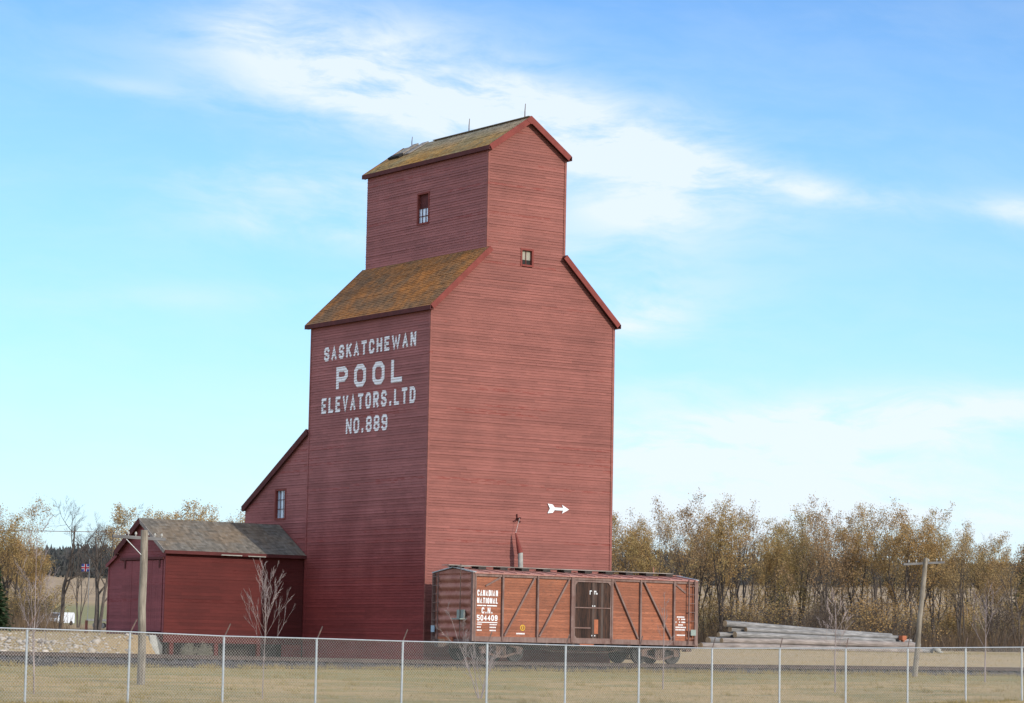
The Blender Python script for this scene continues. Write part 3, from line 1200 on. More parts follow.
def mat_letter():
    mt, t, b = mat_new('white_lettering_on_boards')
    p = pos(t)
    x, y, z = t.sep(p)
    fr = t.math('FRACT', t.math('DIVIDE', z, 0.11))
    n = t.noise(t.vmul(p, (2, 2, 12)), 4.0, 5, .7)
    c = t.mix(t.ramp(n, .52, .78, 0, .6), (0.80, 0.79, 0.76), (0.42, 0.30, 0.29))
    t.put(b.inputs['Base Color'], c)
    b.inputs['Roughness'].default_value = .7
    bump(t, b, n, .3, .01)
    return mt


M['letter'] = mat_letter()
OL, UL = (0, D, 0), (0, -1, 0)
lettering('SASKATCHEWAN', OL, UL, D - 8.20, D - 1.02, 12.80, 13.40, .13, 'lettering', M['letter'], elev, zslope=.018)
lettering('POOL', OL, UL, D - 7.16, D - 2.0, 11.52, 12.48, .21, 'lettering', M['letter'], elev, skipgap=.55)
lettering('ELEVATORS.LTD', OL, UL, D - 8.30, D - .98, 10.55, 11.22, .135, 'lettering', M['letter'], elev, zslope=.006)
lettering('NO.889', OL, UL, D - 6.28, D - 3.05, 9.58, 10.24, .12, 'lettering', M['letter'], elev, skipgap=.34, zslope=.003)
for o in elev.children:
    if o.name.startswith('lettering'):
        o['label'] = 'white painted block lettering'

# arrow sign on the front wall
k = MB()
ax0, ax1, az = 5.98, 7.08, 6.52
hw = .055
k.prism([(ax0 + .22, -.04, az - hw), (ax1 - .30, -.04, az - hw), (ax1 - .36, -.04, az - .18), (ax1, -.04, az), (ax1 - .36, -.04, az + .18), (ax1 - .30, -.04, az + hw),
         (ax0 + .22, -.04, az + hw), (ax0 + .16, -.04, az + hw)], (0, -.02, 0))
k.prism([(ax0, -.039, az + .20), (ax0 + .12, -.039, az), (ax0, -.039, az - .20), (ax0 + .26, -.039, az - .17), (ax0 + .40, -.039, az), (ax0 + .26, -.039, az + .17)], (0, -.023, 0))
o = k.build('arrow_sign', M['white'], elev)
o['label'] = 'white arrow pointing right'

# loading spout hanging on the front wall
sp = MB()
sx = 4.32
sp.tube([(4.24, -.25, 5.42), (4.29, -.36, 5.0), (4.34, -.45, 4.60)], [.025, .08, .125], 12)
spo = sp.build('loading_spout', M['trim'], elev)
spo['label'] = 'red loading spout with a pale sheet metal end'
k = MB()
k.tube([(4.345, -.455, 4.62), (4.375, -.47, 3.60)], .105, 14)
k.build('spout_sleeve', M['concrete'], spo)
k = MB()
k.tube([(4.24, -.24, 5.40), (4.40, -.28, 6.04)], .008, 5)
k.build('chain', M['fence_wire'], spo)
k = MB()
k.bar((4.44, -.02, 6.02), (4.44, -.30, 6.05), .05, .06)
k.bar((4.44, -.04, 6.02), (4.26, -.04, 5.90), .03, .07, (0, 1, 0))
k.bar((4.44, -.04, 6.02), (4.62, -.04, 5.90), .03, .07, (0, 1, 0))
k.bar((4.44, -.05, 6.02), (4.43, -.05, 6.22), .03, .06, (0, 1, 0))
k.build('bracket', M['trim_dark'], spo)
k = MB()
k.bar((1.9, -.05, 3.78), (4.0, -.05, 3.80), .05, .26, (0, 0, 1))
k.build('batten', M['siding_front'], elev)

# ---------------------------------------------------------------- drive shed
SX0, SX1 = -6.66, -.002
SY0, SYR, SY1, SY2 = 9.47, 11.62, 13.75, 14.62
SZE, SZR = 4.52, 5.78
SZ0 = 1.04
shed = empty('drive_shed', ((SX0 + SX1) / 2, (SY0 + SY1) / 2, 0.2))
tag(shed, 'low red drive shed with grey shingle roof and purple shaded double doors', 'shed')
mb = MB()
boards(mb, (SX0, SY0, 0), (1, 0, 0), Zv, lambda z: 0, lambda z: SX1 - SX0, SZ0, SZE, .14, .018, rnd=rn)
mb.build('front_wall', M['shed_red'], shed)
# end wall facing -X; u from back SY2
DY0, DY1, DZ0, DZ1 = 9.66, 13.30, 1.14, 4.14


def seL(z):
    # outline towards the back (small u)
    if z <= 3.98:
        return 0
    if z <= 4.50:
        return lerp(0, SY2 - SY1, (z - 3.98) / .52)
    return lerp(SY2 - SY1, SY2 - SYR, (z - 4.50) / (SZR - 4.50))


def seR(z):
    if z <= SZE:
        return SY2 - SY0
    return lerp(SY2 - SY0, SY2 - SYR, (z - SZE) / (SZR - SZE))


mb = MB()
boards(mb, (SX0, SY2, 0), (0, -1, 0), Zv, seL, seR, SZ0, SZR, .14, .016, holes=[(SY2 - DY1, SY2 - DY0, DZ0, DZ1)], rnd=rn)
mb.build('end_wall', M['shed_end'], shed)
k = MB()
ii = .12
k.prism([(SX0 + ii, SY0 + ii, SZ0), (SX0 + ii, SY2 - ii, SZ0), (SX0 + ii, SY2 - ii, 3.9), (SX0 + ii, SY1, 4.4), (SX0 + ii, SYR, SZR - .2), (SX0 + ii, SY0 + ii, SZE - .1)], (SX1 - SX0 - ii - .05, 0, 0))
k.build('inner_wall', M['trim_dark'], shed)
mb = MB()
boards(mb, (SX1, SY2, 0), (-1, 0, 0), Zv, lambda z: 0, lambda z: SX1 - SX0, SZ0, 3.98, .14, .018, rnd=rn)
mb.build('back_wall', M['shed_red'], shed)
# doors: two leaves of vertical boards
for j, (a, b_) in enumerate(((DY0 + .02, 11.45), (11.49, DY1 - .02))):
    k = MB()
    y = a
    r_ = random.Random(20 + j)
    while y < b_ - .02:
        y2 = min(y + .185, b_)
        d_ = r_.uniform(0, .012)
        k.box(SX0 - .03 - d_, SX0 + .02, y + .003, y2 - .003, DZ0 + .02, DZ1 - .03)
        y = y2
    dr = k.build('door', M['shed_end'], shed)
    k = MB()
    hy = (a + .25) if j == 0 else (b_ - .25)
    k.box(SX0 - .075, SX0 - .043, hy - .05, hy + .05, DZ1 - .35, DZ1 + .02)
    k.build('hanger', M['trim_dark'], dr)
k = MB()
k.box(SX0 - .10, SX0 - .02, DY0 - .1, DY1 + .15, DZ1 + .0, DZ1 + .10)
k.build('door_track', M['trim_dark'], shed)
k = MB()
k.box(SX0 - .03, SX0 + .05, SY0 - .030, SY0 - .002, SZ0, SZE - .05)
k.build('corner_board', M['shed_red'], shed)
k = MB()
k.box(SX0 - .032, SX0 - .002, SY0 - .001, SY0 + .14, SZ0, SZE - .03)
k.box(SX0 - .033, SX0 - .002, SY2 - .08, SY2 + .01, SZ0, 3.95)
k.build('corner_board', M['shed_end'], shed)
# roof: slopes run along X


def xroof(ye_, ze_, yt_, zt_, x0, x1, th, name, mat, parent):
    dv = Vector((0, yt_ - ye_, zt_ - ze_))
    ln_ = dv.length
    dv.normalize()
    nup = Vector((0, -dv.z, dv.y))
    if nup.z < 0:
        nup = -nup
    k = MB()
    a = Vector((x0, ye_, ze_))
    k.prism([a, a + dv * ln_, a + dv * ln_ - nup * th, a - nup * th], (x1 - x0, 0, 0))
    k.build(name + '_deck', M['trim_dark'], parent)
    tp = MB()
    if Vector((1, 0, 0)).cross(dv).dot(nup) > 0:
        boards(tp, (x0, ye_, ze_), (1, 0, 0), dv, lambda v: 0, lambda v: x1 - x0, 0, ln_, .13, .022, seg=(.5, 1.4), rnd=rn)
    else:
        boards(tp, (x1, ye_, ze_), (-1, 0, 0), dv, lambda v: 0, lambda v: x1 - x0, 0, ln_, .13, .022, seg=(.5, 1.4), rnd=rn)
    return tp.build(name, mat, parent)


so_ = .24
s4 = (SZR - SZE) / (SYR - SY0)
zE = SZE - so_ * s4 + .12
zRt = zE + s4 * (SYR - SY0 + so_)
xroof(SY0 - so_, zE, SYR, zRt, SX0 - .20, SX1 - .02, .10, 'roof', M['roof_shed'], shed)
s5 = (zRt - (4.45)) / (SY1 + .2 - SYR)
xroof(SY1 + .06, zRt - s5 * (SY1 + .06 - SYR), SYR, zRt, SX0 - .20, SX1 - .02, .10, 'roof', M['roof_shed'], shed)
xroof(SY2 + .08, 3.96, SY1 + .0, 4.42, SX0 - .10, SX1 - .02, .08, 'leanto_roof', M['roof_shed'], shed)


def yrake(ya, za, yb, zb, x, w, mat, parent):
    a, b_ = Vector((x, ya, za)), Vector((x, yb, zb))
    d_ = (b_ - a).normalized()
    n_ = Vector((0, -d_.z, d_.y))
    if n_.z > 0:
        n_ = -n_
    k = MB()
    k.prism([a, b_, b_ + n_ * w, a + n_ * w], (-.03, 0, 0))
    return k.build('rake_board', mat, parent)


yrake(SY0 - so_, zE + .01, SYR, zRt + .01, SX0 - .20, .15, M['walkwood'], shed)
yrake(SY1 + .06, zRt - s5 * (SY1 + .06 - SYR) + .01, SYR, zRt + .01, SX0 - .201, .26, M['trim_dark'], shed)
yrake(SY2 + .08, 3.97, SY1, 4.43, SX0 - .10, .14, M['shed_end'], shed)
k = MB()
k.box(SX0 - .20, SX1 - .02, SY0 - so_ - .025, SY0 - so_, zE - .13, zE + .01)
k.build('fascia', M['trim_dark'], shed)
k = MB()
k.box(-4.2, -3.2, SY0 - so_ - .05, SY0 - so_ - .026, zE - .125, zE - .085)
k.build('eave_strip', M['concrete'], shed)
k = MB()
k.box(-2.9, -2.05, SY0 - so_ - .05, SY0 - so_ - .026, zE - .13, zE - .095)
k.build('eave_strip', M['concrete'], shed)
# floor beam, posts, dark crawl space
k = MB()
k.box(SX0 - .05, SX1 - .02, SY0 - .06, SY0 + .12, .70, SZ0 - .003)
k.box(SX0 - .07, SX0 + .14, SY0 + .121, SY2, .70, SZ0 - .004)
k.build('sill_beam', M['shed_red'], shed)
k = MB()
k.box(SX0 + .2, SX1 - .03, SY0 + .14, SY2 - .1, .72, SZ0 - .01)
k.build('floor', M['tie'], shed)
for px_ in (-6.28, -4.16, -2.1):
    k = MB()
    k.box(px_ - .09, px_ + .09, SY0 + .0, SY0 + .17, -.1, .698)
    k.build('post', M['shed_red'], shed)
for px_ in (-5.6, -3.3):
    k = MB()
    k.box(px_ - .08, px_ + .08, SY0 + 2.0, SY0 + 2.16, -.1, .698)
    k.build('post', M['shed_red'], shed)
k = MB()
boards(k, (-.95, SY0 - .01, 0), (1, 0, 0), Zv, lambda z: 0, lambda z: .93, .05, .70, .14, .018, rnd=rn)
k.box(-.94, -.03, SY0 + .02, SY0 + .1, .0, .69)
k.build('skirt', M['siding_left'], shed)
k = MB()
k.box(SX0 + .1, SX1 - .05, SY2 - .25, SY2 - .1, -.1, .70)
k.build('back_foundation', M['tie'], shed)
for cy_ in (.55, 1.0):  # unseen dark cribbing, added so the crawl space turns near black
    k = MB()
    x_ = SX0 + .35
    while x_ < -1.1:
        k.box(x_, x_ + .22, SY0 + cy_, SY0 + cy_ + .06, -.1, .70)
        x_ += .235
    cb = k.build('crawl_shade_boards', M['tie'], shed)
# concrete retaining wall under the doors
k = MB()
k.prism([(-7.35, 9.2, -.2), (-6.95, 9.0, -.2), (-6.95, 9.0, .55), (-7.05, 9.4, .98), (-7.35, 9.4, 1.0)], (0, 5.5, 0))
rw = k.build('retaining_wall', M['concrete'])
tag(rw, 'pale concrete retaining wall beneath the left end of the low red shed', 'wall')

# ---------------------------------------------------------------- track
RZ = .20
TY = -2.5
track = empty('railway_track', (0, TY, 0))
tag(track, 'rusty railway track on grey ballast passing in front of the red elevator', 'railway track')


GRX, GRZ = [-60, -17, -2, 11, 38, 60], [.07, .07, 0.0, .01, .13, .17]


def grade(x):
    return float(np.interp(x, GRX, GRZ))


k = MB()
xs_ = np.arange(-75, 112, 1.5)
rr = random.Random(5)
prof = [(-5.9, -.24), (-5.3, -.15), (-4.6, -.08), (-3.95, -.04), (-3.6, .035), (-.95, .035), (-.4, -.02), (.4, -.10)]
rows = []
for x in xs_:
    rows.append([(x, y + rr.uniform(-.12, .12) * (1 if y < -4.4 else .3), z + grade(x) * (0.3 if y < -5 else 1) + rr.uniform(-.015, .015) + (0.03 if x > 12 and y < -4 else 0)) for y, z in prof])
for a, b_ in zip(rows[:-1], rows[1:]):
    for j in range(len(prof) - 1):
        k.quad(a[j], b_[j], b_[j + 1], a[j + 1])
k.build('ballast', M['ballast'], track, smooth=True)
for yy in (TY - .752, TY + .752):
    k = MB()
    for x in np.arange(-75, 111, 6.0):
        z0, z1 = RZ + grade(x), RZ + grade(x + 6)
        for (w0, a0, a1) in ((.035, -.03, .0), (.009, -.115, -.0305), (.065, -.14, -.1155)):
            k.prism([(x, yy - w0, z0 + a0), (x, yy + w0, z0 + a0), (x, yy + w0, z0 + a1), (x, yy - w0, z0 + a1)], (6.0, 0, z1 - z0))
    k.build('rail', M['rail'], track)
rest = MB()
tiedist = []
for i, x in enumerate(np.arange(-74, 110, .56)):
    x = float(x) + rr.uniform(-.05, .05)
    tt_ = (x + 61) * ST + (TY + 92.15) * CT
    uu = 512 + 2742 * ((x + 61) * .8156 + (TY + 92.15) * -.578) / tt_
    tiedist.append((0 if -15 < uu < 1040 else 1, tt_, x))
tiedist.sort()
for i, (_, _, x) in enumerate(tiedist):
    z = RZ - .143 + grade(x)
    y0 = TY - 1.30 + rr.uniform(-.14, .08)
    k = MB() if i < 100 else rest
    k.box(x - .115, x + .115, y0, y0 + 2.6, z - .16, z)
    if i < 100:
        k.build('tie', M['tie'], track)
o = rest.build('tie', M['tie'], track)
tag(o, kind='stuff')


# stones -------------------------------------------------------
def ico(scale=1.0, rnd=random):
    ph = (1 + 5 ** .5) / 2
    v = [(-1, ph, 0), (1, ph, 0), (-1, -ph, 0), (1, -ph, 0), (0, -1, ph), (0, 1, ph), (0, -1, -ph), (0, 1, -ph), (ph, 0, -1), (ph, 0, 1), (-ph, 0, -1), (-ph, 0, 1)]
    f = [(0, 11, 5), (0, 5, 1), (0, 1, 7), (0, 7, 10), (0, 10, 11), (1, 5, 9), (5, 11, 4), (11, 10, 2), (10, 7, 6), (7, 1, 8), (3, 9, 4), (3, 4, 2), (3, 2, 6), (3, 6, 8), (3, 8, 9), (4, 9, 5), (2, 4, 11), (6, 2, 10), (8, 6, 7), (9, 8, 1)]
    return np.array(v) / 1.9, np.array(f)


IV, IF = ico()


def scatter(name, P_, S_, mat, seed, flat=.7):
    r = np.random.RandomState(seed)
    n = len(P_)
    jit = 1 + r.uniform(-.28, .28, (n, 12, 1))
    v = IV[None] * jit * S_[:, None, None] * np.stack([r.uniform(.8, 1.3, n), r.uniform(.8, 1.3, n), r.uniform(.5, 1, n) * flat * 1.2], -1)[:, None]
    a = r.uniform(0, 6.28, n)
    c, s = np.cos(a)[:, None], np.sin(a)[:, None]
    x = v[..., 0] * c - v[..., 1] * s
    y = v[..., 0] * s + v[..., 1] * c
    v = np.stack([x, y, v[..., 2]], -1) + P_[:, None]
    f = IF[None] + (np.arange(n) * 12)[:, None, None]
    return np_mesh(name, v.reshape(-1, 3), f.reshape(-1, 3), mat)


r = np.random.RandomState(9)
n = 22000
X = r.uniform(-40, 62, n)
Y = TY - 2.75 + np.abs(r.normal(0, 1, n)) ** 1 * r.choice([-.35, 1.0], n)
Y = np.clip(Y - .25, -6.2, .2)
gr = np.interp(X, GRX, GRZ)
Z = np.interp(Y, [p[0] for p in prof], [p[1] for p in prof]) + gr
Z = np.where(Y < -5.4, ground_z(X, Y) + .015, Z)
o = scatter('ballast_stones', np.stack([X, Y, Z], -1), r.uniform(.025, .06, n), M['stone'], 1)
tag(o, kind='stuff')
o['label'] = 'loose grey ballast stones along the track shoulder'
# rip-rap on the bank left of the shed, and pale stones behind the track
n = 5200
X = r.uniform(-40, -7.9, n)
Y = r.uniform(2.6, 9.8, n)
keep = r.uniform(0, 1, n) < np.exp(-((Y - 5.2) / 2.6) ** 2)
X, Y = X[keep], Y[keep]
S = r.uniform(.03, .085, len(X)) * (1 + (r.uniform(0, 1, len(X)) > .93) * 1.3)
X2 = r.uniform(9.6, 24, 60)
Y2 = r.uniform(.6, 2.6, 60)
X = np.append(X, X2)
Y = np.append(Y, Y2)
S = np.append(S, r.uniform(.05, .13, 60))
o = scatter('rubble', np.stack([X, Y, ground_z(X, Y) + S * .25], -1), S, M['rock'], 2)
tag(o, kind='stuff')
o['label'] = 'pale broken stones strewn on the bank behind the track'

# ---------------------------------------------------------------- boxcar
BX0, BX1, BY0, BY1 = -.27, 10.83, -3.9, -1.1
BZ0, BZ1 = 1.0, 3.62
car = empty('boxcar', ((BX0 + BX1) / 2, TY, RZ))
tag(car, 'weathered orange brown wooden railway boxcar with diagonal steel braces', 'railway boxcar')
k = MB()
k.box(BX0 + .05, 4.50, BY0 + .05, BY0 + .11, BZ0 + .05, BZ1 - .06)
k.box(6.42, BX1 - .05, BY0 + .05, BY0 + .11, BZ0 + .05, BZ1 - .06)
k.box(BX0 + .05, BX1 - .05, BY1 - .11, BY1 - .05, BZ0 + .05, BZ1 - .06)
k.build('side_boards', M['car_side'], car)
k = MB()
k.box(4.50, 6.42, BY0 + .025, BY0 + .085, BZ0 + .08, BZ1 - .14)
door = k.build('door', M['car_door'], car)
k = MB()
k.box(4.62, 6.38, BY0 - .012, BY0 + .02, 2.37, 2.41)
k.box(4.60, 5.40, BY0 - .012, BY0 + .02, 1.56, 1.61)
k.box(4.58, 6.40, BY0 - .014, BY0 + .02, BZ0 + .10, BZ0 + .18)
k.box(4.58, 6.40, BY0 - .012, BY0 + .02, BZ1 - .21, BZ1 - .15)
k.box(4.58, 4.62, BY0 - .016, BY0 + .022, BZ0 + .08, BZ1 - .14)
k.box(6.38, 6.43, BY0 - .016, BY0 + .022, BZ0 + .08, BZ1 - .14)
k.prism([(4.62, BY0 - .01, BZ1 - .21), (4.74, BY0 - .01, BZ1 - .21), (4.62, BY0 - .01, BZ1 - .34)], (0, .028, 0))
k.prism([(6.38, BY0 - .01, BZ1 - .21), (6.26, BY0 - .01, BZ1 - .21), (6.38, BY0 - .01, BZ1 - .34)], (0, .028, 0))
k.prism([(4.62, BY0 - .01, BZ0 + .18), (4.72, BY0 - .01, BZ0 + .18), (4.62, BY0 - .01, BZ0 + .28)], (0, .028, 0))
k.build('door_frame', M['frame'], door)
k = MB()
k.box(5.60, 5.80, BY0 + .016, BY0 + .024, 1.36, 1.93)
k.build('door_patch', M['orange'], door)
k = MB()
for (a, b_, c, d_) in ((5.36, 5.39, 2.92, 3.08), (5.39, 5.46, 3.05, 3.08), (5.58, 5.60, 2.93, 3.08), (5.66, 5.68, 2.93, 3.08), (5.60, 5.66, 3.04, 3.07), (5.70, 5.74, 2.93, 2.99), (5.50, 5.54, 2.44, 2.49), (5.60, 5.64, 2.44, 2.49), (5.48, 5.51, 1.26, 1.31), (5.62, 5.66, 1.26, 1.31)):
    k.box(a, b_, BY0 + .017, BY0 + .0235, c, d_)
k.build('chalk_mark', M['white'], door)
# steel frame of the side
k = MB()
k.box(BX0, BX1, BY0 - .01, BY0 + .05, BZ1 - .13, BZ1)                # side plate
k.box(BX0, BX1, BY0 - .012, BY0 + .05, BZ0 - .04, BZ0 + .16)          # side sill
k.box(BX0, BX1, BY1 - .05, BY1 + .01, BZ1 - .13, BZ1)
k.box(BX0, BX1, BY1 - .05, BY1 + .012, BZ0 - .04, BZ0 + .20)
k.build('side_sill', M['frame'], car)
posts = [BX0 + .035, 1.08, 2.77, 4.48, 6.47, 7.93, 9.67, BX1 - .035]
for i, px_ in enumerate(posts):
    k = MB()
    wd = .038 if 0 < i < 7 else .032
    if i in (3,):
        wd = .07
    k.box(px_ - wd, px_ + wd, BY0 - .045, BY0 + .048, BZ0 + .0, BZ1 - .015)
    k.build('post', M['frame'], car)
    k = MB()
    k.box(px_ - wd, px_ + wd, BY1 - .048, BY1 + .045, BZ0 + .0, BZ1 - .015)
    k.build('post', M['frame'], car)
for (xa, xb) in ((1.18, 2.60), (2.87, 4.30), (7.82, 6.56), (9.55, 8.10)):
    k = MB()
    k.bar((xa, BY0 - .0, BZ0 + .20), (xb, BY0 - .0, BZ1 - .13), .065, .09, (0, 1, 0))
    
    k.build('diagonal_brace', M['frame'], car)
for (xa, za, xb, zb) in ((.28, 3.12, .98, 3.46), (9.76, 3.46, 10.30, 3.12)):
    k = MB()
    k.bar((xa, BY0 + .03, za), (xb, BY0 + .03, zb), .075, .03, (0, 1, 0))
    k.build('corner_strap', M['frame'], car)
# ladder right, on the side
k = MB()
for lx in (10.38, 10.70):
    k.box(lx - .02, lx + .02, BY0 - .11, BY0 - .07, BZ0 + .02, BZ1 + .03)
for z in np.arange(1.25, 3.6, .36):
    k.box(10.36, 10.72, BY0 - .12, BY0 - .10, z - .012, z + .012)
for z in (1.2, 2.3, 3.4):
    for lx in (10.38, 10.70):
        k.box(lx - .015, lx + .015, BY0 - .07, BY0 + .05, z - .02, z + .02)
k.build('ladder', M['frame'], car)
k = MB()
k.box(10.45, 10.72, BY0 - .155, BY0 - .125, 1.38, 1.62)
k.build('placard', M['placard_grey'], car)
# ends
for xe_, s_ in ((BX0, -1), (BX1, 1)):
    k = MB()
    # corrugated: horizontal ribs as a lofted profile
    nz_ = 66
    zz = np.linspace(BZ0 - .02, BZ1 - .02, nz_)
    yy_ = np.linspace(BY0 + .08, BY1 - .08, 12)
    prev = None
    for z in zz:
        ph = ((z - BZ0) / .32) % 1.0
        bul = max(0, math.sin(ph * math.pi)) ** 1.2
        row_ = []
        for y in yy_:
            e = min(1, (y - yy_[0]) / .22, (yy_[-1] - y) / .22)
            row_.append((xe_ + s_ * (.0 + .10 * bul * max(0, e)), y, z))
        if prev:
            for j in range(len(row_) - 1):
                q = (prev[j], prev[j + 1], row_[j + 1], row_[j])
                k.quad(*(q if s_ > 0 else q[::-1]))
        prev = row_
    # gable top
    k.prism([(xe_, BY0 + .02, BZ1 - .02), (xe_, BY1 - .02, BZ1 - .02), (xe_, TY, BZ1 + .17)], (s_ * .05, 0, 0))
    k.box(min(xe_ - s_ * .06, xe_ - s_ * .01), max(xe_ - s_ * .06, xe_ - s_ * .01), BY0 + .03, BY1 - .03, BZ0, BZ1)
    k.build('end_panel', M['end'], car, smooth=False)
    k = MB()
    for yy in (BY0 + .04, BY1 - .04):
        k.box(min(xe_, xe_ + s_ * .09), max(xe_, xe_ + s_ * .09), yy - .06, yy + .06, BZ0 - .03, BZ1)
    k.box(min(xe_, xe_ + s_ * .12), max(xe_, xe_ + s_ * .12), BY0 + .11, BY1 - .11, BZ0 - .16, BZ0 + .04)
    k.build('end_post', M['frame'], car)
    k = MB()
    for sy in (-1, 1):
        k.bar((xe_ + s_ * .03, TY, BZ1 + .235), (xe_ + s_ * .03, TY + sy * 1.45, BZ1 + .03), .16, .04)
    k.build('roof_edge', M['grey_metal'], car)
    # ladder on the end, far side on the left end
    k = MB()
    ly0, ly1 = (BY1 - .46, BY1 - .08) if s_ < 0 else (BY0 + .08, BY0 + .46)
    for y in (ly0, ly1):
        k.box(min(xe_ + s_ * .12, xe_ + s_ * .16), max(xe_ + s_ * .12, xe_ + s_ * .16), y - .02, y + .02, BZ0 - .1, BZ1 + .02)
    for z in np.arange(1.1, 3.6, .34):
        k.box(min(xe_ + s_ * .13, xe_ + s_ * .155), max(xe_ + s_ * .13, xe_ + s_ * .155), ly0, ly1, z - .015, z + .015)
    for z in (1.3, 3.3):
        for y in (ly0, ly1):
            k.box(min(xe_, xe_ + s_ * .125), max(xe_, xe_ + s_ * .125), y - .015, y + .015, z - .015, z + .015)
    k.build('end_ladder', M['frame'], car)
    # coupler
    k = MB()
    k.box(min(xe_, xe_ + s_ * .55), max(xe_, xe_ + s_ * .55), TY - .09, TY + .09, .78, .98)
    k.box(min(xe_ + s_ * .50, xe_ + s_ * .80), max(xe_ + s_ * .50, xe_ + s_ * .80), TY - .15, TY + .13, .72, 1.03)
    k.build('coupler', M['truck'], car)
k = MB()
k.box(BX0 - .20, BX0 - .165, -1.42, -1.20, 1.30, 1.56)
k.build('placard', M['placard'], car)
k = MB()
k.box(BX0 - .42, BX0 - .10, -3.55, -2.95, 1.80, 1.84)
k.box(BX0 - .20, BX0 - .14, -3.50, -3.00, 1.84, 2.18)
k.build('brake_step', M['placard_grey'], car)
k = MB()
k.tube([(BX0 - .22, -3.25, 1.0), (BX0 - .22, -3.25, BZ1 + .35)], .018, 6)
k.build('brake_staff', M['truck'], car)
k = MB()
k.box(BX0 - .17, BX0 - .13, -2.7, -1.65, .92, 1.12)
k.build('push_pole_plate', M['orange'], car)
# roof
k = MB()
k.prism([(BX0 - .02, BY0 - .06, BZ1 + .015), (BX0 - .02, TY, BZ1 + .19), (BX0 - .02, BY1 + .06, BZ1 + .015), (BX0 - .02, BY1 + .06, BZ1 - .03), (BX0 - .02, BY0 - .06, BZ1 - .03)], (BX1 - BX0 + .04, 0, 0))
n_s = 17
for i in range(n_s + 1):
    x = lerp(BX0 + .1, BX1 - .1, i / n_s)
    for sy in (-1, 1):
        k.bar((x, TY, BZ1 + .205), (x, TY + sy * 1.44, BZ1 + .035), .05, .03)
k.build('roof', M['carroof'], car)
k = MB()
for j in (-1, 0, 1):
    k.box(BX0 - .45, BX1 - .3, TY + j * .17 - .075, TY + j * .17 + .075, BZ1 + .29, BZ1 + .32)
k.build('running_board', M['walkwood'], car)
k = MB()
for i in range(11):
    x = lerp(BX0 + .1, BX1 - .5, i / 10)
    k.box(x - .18, x + .18, TY - .25, TY + .25, BZ1 + .17, BZ1 + .288)
k.build('running_board_saddle', M['tie'], car)
k = MB()
k.box(BX1 - .29, BX1 + .25, TY - .10, TY + .10, BZ1 + .22, BZ1 + .25)
k.tube([(9.6, TY - .1, BZ1 + .3), (9.6, TY - .1, BZ1 + .55)], .02, 6)
k.build('roof_plank', M['end'], car)
k = MB()
k.box(BX0 - .05, BX0 + .45, TY - .45, TY + .45, BZ1 + .245, BZ1 + .285)
k.build('roof_walk_end', M['walkwood'], car)
# underframe
k = MB()
k.box(BX0 + .1, BX1 - .1, TY - .35, TY - .2, .68, BZ0)
k.box(BX0 + .1, BX1 - .1, TY + .2, TY + .35, .68, BZ0)
k.box(BX0 + .05, BX1 - .05, BY0 + .12, BY1 - .12, BZ0 - .02, BZ0 + .04)
for x in (3.3, 4.6, 6.2, 7.4):
    k.box(x - .06, x + .06, BY0 + .05, BY1 - .05, .82, BZ0 - .021)
k.tube([(2.4, BY0 + .5, .9), (4.0, BY0 + .5, .62), (6.6, BY0 + .5, .62), (8.2, BY0 + .5, .9)], .02, 6)
k.build('underframe', M['truck'], car)
k = MB()
k.box(4.9, 5.6, BY0 + .02, BY0 + .2, .86, .955)
k.build('door_step', M['orange'], car)
# trucks with wheels
for cx_ in (1.32, 9.25):
    tr = MB()
    for yy in (TY - .98, TY + .98):
        tr.bar((cx_ - 1.05, yy, .70), (cx_ - .30, yy, .86), .11, .09)
        tr.bar((cx_ + 1.05, yy, .70), (cx_ + .30, yy, .86), .11, .09)
        tr.bar((cx_ - .32, yy, .87), (cx_ + .32, yy, .87), .12, .09)
        tr.bar((cx_ - .95, yy, .60), (cx_ - .22, yy, .40), .11, .08)
        tr.bar((cx_ + .95, yy, .60), (cx_ + .22, yy, .40), .11, .08)
        tr.bar((cx_ - .26, yy, .39), (cx_ + .26, yy, .39), .12, .08)
        for dx in (-.2, .2):
            tr.box(cx_ + dx - .04, cx_ + dx + .04, yy - .05, yy + .05, .42, .84)
        for q in range(2):
            tr.tube([(cx_ - .08 + q * .16, yy, .44), (cx_ - .08 + q * .16, yy, .80)], .055, 8)
        for dx in (-.84, .84):
            tr.box(cx_ + dx - .14, cx_ + dx + .14, yy - .09, yy + .09, .50, .76)
    tr.box(cx_ - .18, cx_ + .18, TY - 1.0, TY + 1.0, .60, .80)
    tk = tr.build('truck_frame', M['truck'], car)
    for dx in (-.84, .84):
        k = MB()
        k.tube([(cx_ + dx, TY - .95, .62), (cx_ + dx, TY + .95, .62)], .07, 10)
        k.build('axle', M['wheel'], tk)
        for sy in (-1, 1):
            k = MB()
            yi, yo = TY + sy * .68, TY + sy * .81
            k.tube([(cx_ + dx, yi, .62), (cx_ + dx, yi + sy * .025, .62), (cx_ + dx, yi + sy * .03, .62), (cx_ + dx, yo, .62), (cx_ + dx, yo + sy * .001, .62), (cx_ + dx, yo - sy * .03, .62)],
                   [.445, .445, .42, .415, .35, .33], 28)
            k.tube([(cx_ + dx, yo - sy * .03, .62), (cx_ + dx, yo + sy * .02, .62)], .12, 14)
            k.build('wheel', M['wheel'], tk)
